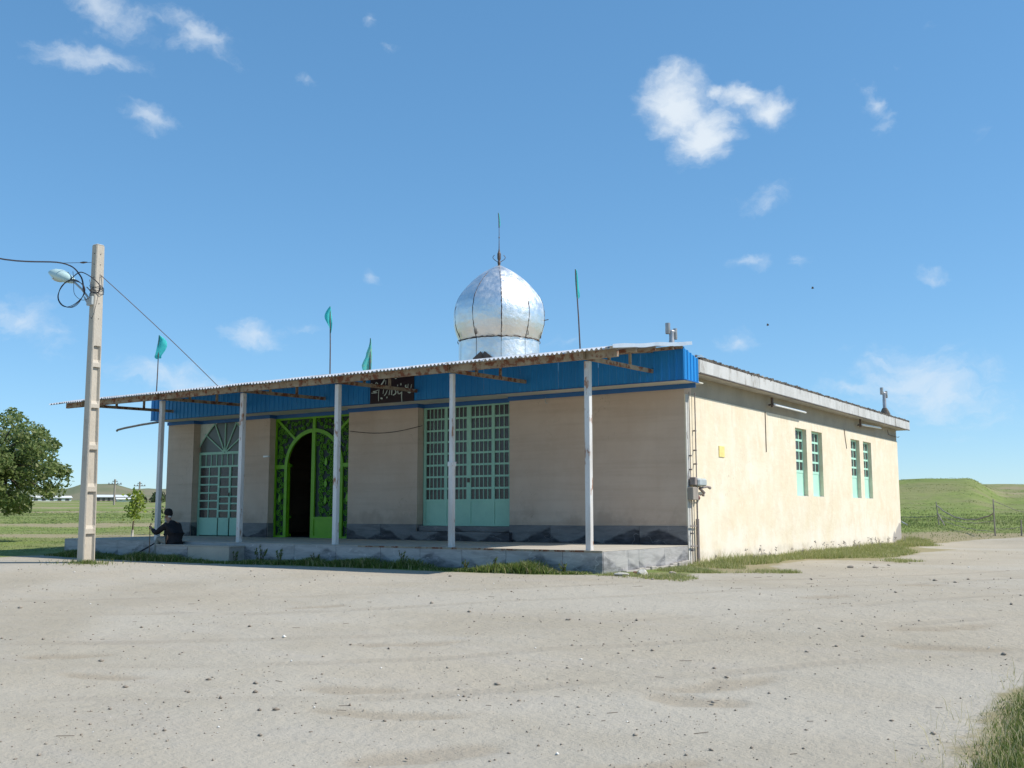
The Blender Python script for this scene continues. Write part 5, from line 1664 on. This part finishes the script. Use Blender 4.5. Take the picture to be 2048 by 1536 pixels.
# strip along the side wall
WALLSTRIP = [(.02, -.6), (.9, -1.2), (1.6, -1.0), (1.0, .4), (1.25, 1.5), (1.0, 3.2), (1.7, 4.6), (2.5, 5.2), (2.5, 8.5), (2.2, 10.2), (1.3, 11.6), (1.3, 13.5), (1.9, 15), (1.2, 16.2), (.9, 18.3), (.02, 18.3)]
xy = scatter_poly(WALLSTRIP, 46000, 5, 0, .35)
blades('grass', xy, lambda q, r: r.uniform(.06, .19, len(q)) * lobes(q, 4, .45) ** 1.5 * 1.25 * (1 - .3 * sstep(.5, 2.4, q[:, 0])) * (1 + .6 * sstep(-.2, .6, q[:, 1]) * sstep(2.2, .8, q[:, 1])), lambda q, r: r.uniform(.008, .018, len(q)), M['grass_yellow'], 'yellowing weeds and grass along the foot of the side wall', seed=2, lean=.9)
TONGUE = [(.3, -2.2), (1.1, -2.5), (2.2, -2.0), (2.75, -1.3), (2.2, -1.0), (1.3, -1.5), (.3, -1.2)]
xy = np.vstack([scatter_poly(TONGUE, 7000, 6, .5, .25), scatter_poly([(.1, -4.2), (1.9, -4.5), (2.0, -3.8), (1.2, -3.2), (.1, -3.5)], 3600, 8, .9, .2), scatter_poly([(2.6, 3.9), (3.3, 3.4), (3.6, 4.4), (2.6, 5.2)], 1200, 9, 0, .3)])
blades('grass', xy, lambda q, r: r.uniform(.03, .10, len(q)), lambda q, r: r.uniform(.008, .016, len(q)), M['grass_yellow'], 'sparse low grass tufts around the terrace end', seed=3, lean=1.0)
# weeds in the shade of the terrace
TW = [(-15.4, -3.62), (-13, -3.62), (-12.2, -4.1), (-11.4, -4.15), (-8.8, -4.15), (-8.6, -3.62), (-.05, -3.62), (-.15, -4.0), (-1.3, -4.35), (-3, -4.25), (-4.2, -4.2), (-6.5, -4.2), (-8.8, -4.6), (-12.6, -4.7), (-15.2, -4.4)]
xy = np.vstack([scatter_poly(TW, 26000, 12, .55, .3), scatter_poly(TW, 16000, 13, 0, .4)])
hw_ = lambda q, r: r.uniform(.04, .17, len(q)) * (.5 + 1.15 * np.clip(.35 + .9 * fbm(q[:, 0], q[:, 1] * .3, .42, 4, 41), 0, 1.3))
blades('weeds', xy, hw_, lambda q, r: r.uniform(.012, .028, len(q)), M['grass'], 'dark green weeds along the foot of the terrace front', seed=4, lean=.9, segs=2)
# tall weeds as individual plants
def weed_plant(x, y, h, lab, seed, dry=False):
    r = random.Random(seed); z = float(gh(x, y)) - .01
    t = thing('weed_plant', (x, y, z), lab, 'weed', 'tall weeds by the terrace')
    st = MB(); V, F, SH = [], [], []
    for k in range(r.randint(4, 7)):
        a = r.uniform(0, 6.28); l = r.uniform(.1, .4) * h; hh = h * r.uniform(.6, 1)
        tip = Vector((x + math.cos(a) * l, y + math.sin(a) * l, z + hh))
        b = Vector((x + r.uniform(-.03, .03), y + r.uniform(-.03, .03), z))
        st.tube([b, b.lerp(tip, .5) + Vector((0, 0, .03)), tip], [.006, .005, .003], 4)
        for j in range(12):
            c = b.lerp(tip, r.uniform(.2, 1)); s_ = r.uniform(.015, .035) * (.5 if dry else 1)
            n = Vector((r.gauss(0, 1), r.gauss(0, 1), r.gauss(.4, .6))).normalized(); u = n.orthogonal().normalized() * s_; v = n.cross(u)
            i0 = len(V); V += [c - u, c + v * .5, c + u * 1.4, c - v * .5]; F.append((i0, i0 + 1, i0 + 2, i0 + 3)); sh = r.random() * .7 + (.3 if dry else 0); SH += [sh] * 4
    st.build('stem', M['bark'], t)
    m = np_mesh('leaves', np.array([tuple(v) for v in V]), np.array(F), M['grass_yellow' if dry else 'grass'], {'shade': np.array(SH)})
    tag(link(bpy.data.objects.new('leaves', m), t), kind='stuff')
TALL = [(-8.1, .42, 'weed', 'broad dark weed clump below the white post left of green gate'), (-7.4, .34, 'w', 'second dark weed clump, left of the terrace middle'), (-6.3, .30, 'w', 'dark weed below the post in front of the green gate'),
        (-4.2, .36, 'w', 'bushy weed below the post before the grilled door'), (-2.6, .22, 'w', 'short weed between the last two posts on right'), (-1.9, .30, 'w', 'upright pale weed left of the rightmost post'), (-.6, .26, 'w', 'weed growing below the rightmost canopy post'), (-8.75, .30, 'w', 'weed at the right end of the stone step')]
for i, (wx, wh, _, lab) in enumerate(TALL): weed_plant(wx, -3.85 - .1 * (i % 3), wh, lab, 50 + i)
rr0 = random.Random(77)
dryw = MB(); V, F, SH = [], [], []
for k in range(45):
    y_ = rr0.uniform(.5, 16.8); x_ = rr0.uniform(.08, .9); z_ = float(gh(x_, y_)); h_ = rr0.uniform(.12, .30)
    tip = Vector((x_ + rr0.uniform(-.08, .08), y_ + rr0.uniform(-.1, .1), z_ + h_))
    dryw.tube([(x_, y_, z_), tip], [.004, .003], 3)
    for j in range(5): c = tip + Vector((rr0.uniform(-.03, .03), rr0.uniform(-.03, .03), rr0.uniform(-.08, .01))); dryw.tube([c, c + Vector((rr0.uniform(-.02, .02), rr0.uniform(-.02, .02), .025))], [.010, .004], 4)
tag(dryw.build('seed_stalks', M['grey_wood']), 'thin dry seed stalks standing along the side wall', None, None, 'stuff')
# grass at the foot of the pole
ang = rng.uniform(0, 6.28, 900); rad = rng.exponential(.22, 900)
xy = np.stack([-11.55 + np.cos(ang) * rad * 2.0, -5.65 + np.sin(ang) * rad * .9], 1)
blades('grass', xy, lambda q, r: r.uniform(.04, .13, len(q)), lambda q, r: r.uniform(.010, .018, len(q)), M['grass'], 'small grass tuft at the foot of the utility pole', seed=14, lean=.8)
# foreground clump bottom right
FG = [(7.28, -12.5), (7.2, -11.3), (7.3, -10.2), (7.6, -9.3), (8.6, -8.6), (10.5, -8.4), (11, -13), (9.6, -15.5), (8.5, -15.2), (7.8, -13.8)]
xy = scatter_poly(FG, 85000, 15, 0, .22)
blades('grass', xy, lambda q, r: r.uniform(.04, .17, len(q)) * lobes(q, 7, .8) * (.45 + .55 * sstep(0, .35, poly_sd(q[:, 0], q[:, 1], FG))), lambda q, r: r.uniform(.004, .009, len(q)), M['grass'], 'dense green grass clump at the near right corner', seed=16, lean=1.1, segs=2)
FG2 = [(6.95, -12.6), (6.85, -11.2), (7.0, -10.0), (7.5, -9.0), (8.4, -8.2), (10.5, -8.0), (11, -13), (9.6, -15.8), (8.1, -15.5), (7.3, -13.8)]
xs_ = scatter_poly(FG2, 5200, 91, .8, .5)
blades('grass', xs_, lambda q, r: r.uniform(.015, .07, len(q)), lambda q, r: r.uniform(.003, .007, len(q)), M['grass_yellow'], 'thin trampled grass fringe round the near right clump', seed=92, lean=1.4)
xy = scatter_poly(FG2, 2600, 17, 0, .5)
blades('straw', xy, lambda q, r: r.uniform(.10, .24, len(q)), lambda q, r: r.uniform(.003, .006, len(q)), M['grass_yellow'], 'pale dry stalks standing in the near right grass', seed=18, lean=1.2, segs=2, shade=np.full(2600, .97))
xy = scatter_poly([(6.2, -.4), (6.8, -2.2), (9, -4.5), (12, -2), (10, 3), (7.2, 1.2)], 9000, 19, .3, .6)
blades('grass', xy, lambda q, r: r.uniform(.03, .14, len(q)), lambda q, r: r.uniform(.008, .016, len(q)), M['grass_yellow'], 'patchy grass verge at the right edge of the yard', seed=20, lean=1.0)
# fields: polar scatter round the camera
def polar(n, a0, a1, d0, d1, seed, p=1.0):
    r = np.random.default_rng(seed); a = np.radians(r.uniform(a0, a1, n)); d = d0 * (d1 / d0) ** (r.random(n) ** p)
    return np.stack([CAM.x + d * np.sin(a), CAM.y + d * np.cos(a)], 1)
def in_building(q): return (q[:, 0] > -17) & (q[:, 0] < 1.0) & (q[:, 1] > -5) & (q[:, 1] < 18.4)
xy = polar(70000, -63, -44, 24, 130, 23)
sd, dry = ground_masks(xy[:, 0], xy[:, 1])
keep = (sd < -.15) & ~in_building(xy) & (dry < rng.uniform(.2, .9, len(xy)))
xy = xy[keep]
dd_ = lambda q: np.hypot(q[:, 0] - CAM.x, q[:, 1] - CAM.y)
blades('field_grass', xy, lambda q, r: r.uniform(.012, .04, len(q)) * (1 + dd_(q) / 150), lambda q, r: r.uniform(.03, .06, len(q)) * (dd_(q) / 30), M['field_blade'], 'short bright green grass of the fields left of the building', seed=24, lean=1.0)
xy = polar(90000, -24, -1, 36.5, 125, 25, 1.3)
sd, dry = ground_masks(xy[:, 0], xy[:, 1])
dcam = dd_(xy); keep = (sd < -.1) & ~in_building(xy) & (dry < rng.uniform(.3, 1.0, len(xy)))
xy = xy[keep]
tall = lambda q: 1 + 1.9 * np.exp(-((dd_(q) - 49) / 6.) ** 2) * np.clip(.6 + .6 * fbm(q[:, 0], q[:, 1], .08, 3, 71), 0, 1.4)
blades('field_grass', xy, lambda q, r: r.uniform(.02, .075, len(q)) * tall(q) * (1 - .5 * sstep(52, 66, dd_(q))), lambda q, r: r.uniform(.03, .06, len(q)) * (dd_(q) / 45), M['field_blade'], 'rough green grass on the bank behind the building at right', seed=26, lean=.9)

# pebbles and clods in the yard
def pebbles():
    n = 10000; r = np.random.default_rng(31)
    a = np.radians(r.uniform(-64, -3, n)); d = 5.2 * (32 / 5.2) ** r.random(n)
    x = CAM.x + d * np.sin(a); y = CAM.y + d * np.cos(a)
    sd = poly_sd(x, y, DIRT); cl = fbm(x, y, .16, 4, 33)
    k = (sd > .1) & (cl + r.normal(0, .55, n) > 0.0)
    x, y, d = x[k], y[k], d[k]; n = len(x)
    s = np.clip(r.lognormal(-5.55, .6, n), .0025, .02) * (1 + .02 * d)
    base = np.array([(1, 0, 0), (0, 1, 0), (-1, 0, 0), (0, -1, 0), (0, 0, .8), (0, 0, -.5), (.7, .7, .3)])
    fc = np.array([(0, 6, 4), (6, 1, 4), (1, 2, 4), (2, 3, 4), (3, 0, 4), (0, 1, 6), (1, 0, 5), (2, 1, 5), (3, 2, 5), (0, 3, 5)])
    rot = r.uniform(0, 6.28, n); V = base[None] * (1 + r.uniform(-.3, .3, (n, 7, 1))) * s[:, None, None]
    V[:, :, 0] *= r.uniform(.8, 1.7, n)[:, None]
    c, q = np.cos(rot)[:, None], np.sin(rot)[:, None]
    X = V[:, :, 0] * c - V[:, :, 1] * q; Y = V[:, :, 0] * q + V[:, :, 1] * c
    z = gh(x, y)
    V = np.stack([X + x[:, None], Y + y[:, None], V[:, :, 2] + (z + s * .3)[:, None]], -1).reshape(-1, 3)
    F = (fc[None] + (np.arange(n) * 7)[:, None, None]).reshape(-1, 3)
    sh = np.repeat(r.random(n), 7)
    m, nt, b = new_mat('pebble'); g = NT(nt)
    s_ = g.attr('shade')
    g.put(b.inputs['Base Color'], g.mix(g.rng(s_, .92, .97), g.mix(s_, (.22, .18, .14), (.36, .31, .25)), (.75, .73, .68)))
    b.inputs['Roughness'].default_value = .95
    o = bpy.data.objects.new('pebbles', np_mesh('pebbles', V, F, m, {'shade': sh})); COL.objects.link(o)
    tag(o, 'scattered pebbles, clods and straw bits on the pale yard', None, None, 'stuff')
pebbles()
def twigs():
    r = random.Random(5); mb = MB()
    for k in range(60):
        a = R(r.uniform(-62, -6)); d = 5.5 * (22 / 5.5) ** r.random()
        x = CAM.x + d * math.sin(a); y = CAM.y + d * math.cos(a); th = r.uniform(-.4, .9); L_ = r.uniform(.03, .14)
        z = float(gh(x, y)) + .004
        mb.bar((x, y, z), (x + math.cos(th) * L_, y + math.sin(th) * L_, z + r.uniform(0, .006)), .004, .003)
    tag(mb.build('twigs', M['bark']), 'thin twigs and straw lying on the yard', None, None, 'stuff')
twigs()

# loose stones by the terrace end
def rock(x, y, s, mat, lab, seed, group='loose stones by the terrace end'):
    r = random.Random(seed); bm = bmesh.new(); bmesh.ops.create_icosphere(bm, subdivisions=2, radius=1)
    ax = (r.uniform(.8, 1.5), r.uniform(.6, 1.0), r.uniform(.35, .6)); rz = r.uniform(0, 3.14)
    offs = [Vector((r.gauss(0, 1), r.gauss(0, 1), r.gauss(0, 1))).normalized() for _ in range(7)]
    for v in bm.verts:
        k = 1.0
        for o_ in offs:
            dp = v.co.dot(o_)
            if dp > .72: k = min(k, .72 / dp)
        v.co = Vector((v.co.x * ax[0], v.co.y * ax[1], v.co.z * ax[2])) * k * s
    m = bpy.data.meshes.new('loose_stone'); bm.to_mesh(m); bm.free(); m.materials.append(mat)
    o = bpy.data.objects.new('loose_stone', m); COL.objects.link(o)
    o.location = (x, y, float(gh(x, y)) + s * .25); o.rotation_euler = (r.uniform(-.2, .2), r.uniform(-.2, .2), rz)
    tag(o, lab, 'stone', group)
rock(.75, -3.55, .13, M['stone_white'], 'flat whitish broken slab lying below the terrace end', 1)
rock(.55, -3.9, .10, M['stone_white'], 'smaller white fragment left of the flat whitish slab', 2)
rock(1.05, -3.0, .09, M['stone'], 'brown stone just right of the whitish slab', 3)
rock(.45, -3.2, .07, M['red_brown'], 'reddish brick fragment against the terrace end', 4)
rock(2.9, 1.0, .06, M['stone'], 'brown clod at the grass edge before side wall', 5)
rock(3.3, 1.3, .05, M['stone'], 'small dark clod right of the brown clod at grass edge', 6)
rock(5.05, -2.0, .045, M['stone'], 'dark stone alone on the yard near the right road', 7)
rock(2.3, -8.6, .04, M['stone'], 'dark stone in the middle of the open yard', 8)
MB_ = MB().bevbox(.0, .34, -.06, .42, -.46, -.37, .02).build('footing', M['stone'], GM)

# ------------------------------------------------------------------ trees
def leaves_mesh(name, centers, sizes, mat, seed, parent):
    r = np.random.default_rng(seed); n = len(centers)
    nrm = r.normal(0, 1, (n, 3)); nrm[:, 2] += .5; nrm /= np.linalg.norm(nrm, axis=1)[:, None]
    t = r.normal(0, 1, (n, 3)); u = np.cross(nrm, t); u /= np.linalg.norm(u, axis=1)[:, None]; v = np.cross(nrm, u)
    u *= sizes[:, None]; v *= sizes[:, None] * .5
    V = np.stack([centers - u * .9, centers - u * .1 + v, centers + u, centers - u * .1 - v], 1).reshape(-1, 3)
    F = np.arange(4 * n).reshape(-1, 4)
    m = np_mesh(name, V, F, mat, {'shade': np.repeat(r.random(n), 4)})
    o = bpy.data.objects.new(name, m); link(o, parent)
    return tag(o, kind='stuff')

def tree(base, cc, rad, lab, seed, nclump, nleaf, leaf, mat, name='walnut_tree', trunk=.14, cr=.42):
    r = random.Random(seed); bx = Vector(base); c = Vector(cc)
    t = thing(name, base, lab, 'tree')
    fork = bx.lerp(Vector((c.x, c.y, c.z - rad[2] * .55)), .55)
    tr = MB().tube([bx, bx.lerp(fork, .5) + Vector((.05, .03, 0)), fork], [trunk, trunk * .85, trunk * .72], 10)
    tr.build('trunk', M['bark'], t, True)
    ctr = []
    for k in range(nclump):
        d = Vector((r.gauss(0, 1), r.gauss(0, 1), r.gauss(0, 1))).normalized()
        f = r.uniform(.45, .95) if k > nclump * .25 else r.uniform(.1, .5)
        p = c + Vector((d.x * rad[0] * f, d.y * rad[1] * f, d.z * rad[2] * f))
        ctr.append((p, cr * r.uniform(.6, 1.3)))
    lb = MB()
    for k in range(7):
        p = ctr[k * 3 % len(ctr)][0]
        mid = fork.lerp(p, .5) + Vector((r.uniform(-.2, .2), r.uniform(-.2, .2), .2))
        lb.tube([fork, mid, p], [trunk * .5, trunk * .3, trunk * .1], 6)
    for p, q in ctr:
        lb.tube([c.lerp(p, .35), c.lerp(p, .7) + Vector((0, 0, .05)), p], [trunk * .16, trunk * .1, trunk * .05], 4)
    lb.build('limb', M['bark'], t, True)
    g = np.random.default_rng(seed); per = nleaf // len(ctr); cen = []
    for p, q in ctr:
        d = g.normal(0, 1, (per, 3)); d /= np.linalg.norm(d, axis=1)[:, None]
        rad_ = q * g.uniform(.2, 1.0, per) ** .5
        cen.append(np.array(p)[None] + d * rad_[:, None] * np.array([1.15, 1.15, .8]))
    cen = np.vstack(cen)
    leaves_mesh('foliage', cen, g.uniform(.6, 1.3, len(cen)) * leaf, mat, seed, t)
    return t
gz = lambda x, y: float(gh(x, y)) - .05
tree((-24.9, -1.3, gz(-24.9, -1.3)), (-24.55, -.55, 2.30), (2.55, 2.4, 1.75), 'large leafy tree with dense green crown at left edge', 3, 135, 21000, .080, M['leaf'], trunk=.2, cr=.40)
# sapling with whitewashed stem
def sapling(x, y, h, lab, seed, n=420, wash=True, sp=.30, tint='leaf_young'):
    z = gz(x, y); t = thing('sapling', (x, y, z), lab, 'young tree')
    r = random.Random(seed)
    MB().tube([(x, y, z), (x + .03, y, z + h * .3), (x + .10, y + .02, z + h * .62), (x + .2, y + .05, z + h * .95)], [.035, .028, .02, .008], 7).build('trunk', M['bark'], t)
    if wash: MB().tube([(x, y, z + .02), (x + .02, y, z + .30)], [.05, .042], 8).build('whitewash', M['whitewash'], t)
    g = np.random.default_rng(seed)
    cen = np.zeros((n, 3)); f = g.random(n)
    cen[:, 0] = x + .08 + .16 * f + g.normal(0, sp * .6, n) * (1.1 - f * .5); cen[:, 1] = y + g.normal(0, sp * .6, n); cen[:, 2] = z + h * (.42 + .60 * f) + g.normal(0, .05, n)
    leaves_mesh('foliage', cen, g.uniform(.05, .10, n), M[tint], seed, t)
sapling(-25.35, 5.55, 1.75, 'young bright green sapling with whitewashed stem beyond terrace', 8)
sapling(-26.4, 7.4, 1.15, 'thin sparse sapling beyond the leftmost visible post', 9, 90, False, .2, 'leaf_far')

def far_bush(x, y, w, h, lab, seed):
    z = gz(x, y); t = thing('far_tree', (x, y, z), lab, 'tree', 'dark trees by the far sheds')
    MB().tube([(x, y, z), (x, y, z + h * .6)], [.3, .15], 6).build('trunk', M['bark'], t)
    g = np.random.default_rng(seed); n = 900
    d = g.normal(0, 1, (n, 3)); d /= np.linalg.norm(d, axis=1)[:, None]; d *= (g.uniform(.3, 1, n) ** .5)[:, None]
    d[:, 2] = np.abs(d[:, 2]) - .1
    cen = np.array([x, y, z + h * .15]) + d * np.array([w / 2, w / 2, h * .85]) * (1 + .2 * np.sin(d[:, :1] * 7))
    leaves_mesh('foliage', cen, g.uniform(.35, .8, n), M['leaf_far'], seed, t)
far_bush(-326, 236, 6.5, 4.6, 'dark rounded tree right of the far white shed', 1)
far_bush(-322, 240, 5.0, 3.6, 'lower dark tree, nearest to the building wall', 2)
far_bush(-329.5, 231, 4.0, 2.8, 'small dark shrub left of the rounded far tree', 3)
far_bush(-352, 196, 5.0, 3.2, 'low dark tree behind the big tree near far sheds', 4)

# ------------------------------------------------------------------ far sheds, power poles, fence
def shed(p0, p1, dep, hw, hr, lab, wallm, roofm, bays):
    p0, p1 = Vector((p0[0], p0[1], 0)), Vector((p1[0], p1[1], 0))
    zb = min(gz(p0.x, p0.y), gz(p1.x, p1.y)) - .4
    t = thing('farm_shed', ((p0.x + p1.x) / 2, (p0.y + p1.y) / 2, zb), lab, 'shed')
    d = (p1 - p0).normalized(); n = Vector((-d.y, d.x, 0))
    if n.dot(Vector((CAM.x, CAM.y, 0)) - p0) > 0: n = -n
    L_ = (p1 - p0).length
    def pt(a, b, z): q = p0 + d * a + n * b; return (q.x, q.y, z)
    w = MB()
    w.add([pt(0, 0, zb), pt(L_, 0, zb), pt(L_, dep, zb), pt(0, dep, zb), pt(0, 0, zb + hw), pt(L_, 0, zb + hw), pt(L_, dep, zb + hw), pt(0, dep, zb + hw)], [(0, 1, 5, 4), (1, 2, 6, 5), (2, 3, 7, 6), (3, 0, 4, 7)])
    fixnormals(w.build('wall', wallm, t))
    rf = MB().add([pt(-.6, -.7, zb + hw), pt(L_ + .6, -.7, zb + hw), pt(L_ + .6, dep / 2, zb + hr), pt(-.6, dep / 2, zb + hr), pt(-.6, dep + .7, zb + hw), pt(L_ + .6, dep + .7, zb + hw),
                   pt(-.6, -.7, zb + hw - .25), pt(L_ + .6, -.7, zb + hw - .25)], [(0, 1, 2, 3), (3, 2, 5, 4), (6, 7, 1, 0), (0, 3, 4), (1, 5, 2)])
    rf.build('roof', roofm, t)
    for k in range(bays):
        a = L_ * (k + .25) / bays; b = L_ * (k + .75) / bays
        MB().add([pt(a, -.06, zb + .9), pt(b, -.06, zb + .9), pt(b, -.06, zb + hw - .6), pt(a, -.06, zb + hw - .6)], [(0, 1, 2, 3)]).build('window', M['glass'], t)
shed((-486, 318), (-473.5, 338), 14, 3.2, 4.4, 'long far shed with white roof and dark openings on the horizon', M['shed_wall'], M['shed_roof'], 9)
shed((-466, 317), (-460.5, 325.5), 6, 1.7, 2.3, 'small white shed standing before the long far shed', M['shed_white'], M['shed_white'], 3)
shed((-500, 290), (-491.5, 307), 12, 2.6, 3.6, 'white far shed seen beside the big tree at left', M['shed_white'], M['shed_white'], 5)
def power_pole(x, y, h, lab):
    z = gz(x, y); t = thing('power_pole', (x, y, z), lab, 'power pole', 'far power poles')
    MB().bevbox(x - .16, x + .16, y - .16, y + .16, z, z + h, .02).build('shaft', M['grey_wood'], t)
    u = Vector((.75, .66, 0))
    for zz, l in ((h - 1.1, 1.5), (h - .45, .6)):
        MB().bar(Vector((x, y, z + zz)) - u * l, Vector((x, y, z + zz)) + u * l, .14, .14).build('crossarm', M['steel_dark'], t)
    for s_ in (-1.3, -.6, .6, 1.3): MB().lathe([(.08, 0), (.12, .12), (.06, .28)], 6, tuple(Vector((x, y, z + h - 1.03)) + u * s_)).build('insulator', M['steel_dark'], t)
power_pole(-195.8, 124.8, 5.9, 'nearer far power pole seen left of the sapling')
power_pole(-224.9, 152.8, 6.0, 'farther power pole above the sapling top')

FN = thing('field_fence', (1, 22, .2), 'sagging wire fence on leaning wooden posts behind the building', 'fence')
fp = [(-2.6, 27.4, 1.0, .06), (-.44, 25.9, .95, -.08), (2.5, 20.35, 1.28, .0), (3.3, 20.6, .55, .02), (7.0, 21.5, 1.1, .03)]
tops = []
for (x, y, h, ln) in fp:
    z = float(gh(x, y))
    MB().tube([(x, y, z - .15), (x + ln * .5, y, z + h * .5), (x + ln, y, z + h)], [.030, .026, .022], 6).build('post', M['grey_wood'], FN)
    tops.append((x + ln, y, z, h))
MB().tube([(-.15, 25.6, float(gh(-.15, 25.6)) - .05), (-.47, 25.9, float(gh(-.44, 25.9)) + .45)], .028, 5).build('strut', M['grey_wood'], FN)
def sag(a, b, s_, r_, n=14):
    a, b = Vector(a), Vector(b)
    pts = []
    for i in range(n + 1):
        t = i / n; pts.append(a.lerp(b, t) - Vector((0, 0, s_ * 4 * t * (1 - t))) + Vector((0, 0, .015 * math.sin(i * 2.3))))
    MB().tube(pts, r_, 5).build('wire', M['grey_wood'], FN)
T_ = lambda i, f: (tops[i][0], tops[i][1], tops[i][2] + tops[i][3] * f)
sag(T_(1, .86), T_(2, .62), .40, .024)
sag(T_(1, .5), T_(2, .42), .22, .012); sag(T_(1, .3), T_(2, .12), .12, .010)
sag(T_(2, .95), T_(4, .8), .5, .010); sag(T_(2, .2), T_(3, .6), .05, .010); sag(T_(3, .5), T_(4, .4), .12, .010)
sag(T_(0, .3), T_(1, .4), .05, .014)
o = MB().tube([(-2.2, 26.4, float(gh(-2.2, 26.4)) + .22), (-1.65, 25.7, float(gh(-1.65, 25.7)) + .02)], .03, 6).build('fallen_branch', M['whitewash'])
tag(o, 'pale fallen branch on grass just behind rear building corner', 'branch')

# birds
def bird(p, lab, s_=.028):
    x, y, z = p; t = thing('bird', p, lab, 'bird')
    MB().tube([(x - s_ * .5, y, z), (x, y, z + .01), (x + s_ * .5, y, z + .01)], [.003, .007, .003], 6).build('body', M['bird'], t)
    for q in (-1, 1): MB().add([(x - .03, y, z + .01), (x + .05, y, z + .01), (x + .02, y + q * s_, z + .07), (x - .01, y + q * s_, z + .065)], [(0, 1, 2, 3)]).build('wing', M['bird'], t)
bird((-1.78, 10.0, 6.14), 'tiny dark bird flying above the right roof vent')
bird((-.4, 10.0, 7.09), 'tiny distant bird, higher and farther right in the sky', .022)

for o in bpy.data.objects:
    for k in ('_o', '_w'):
        if k in o: del o[k]
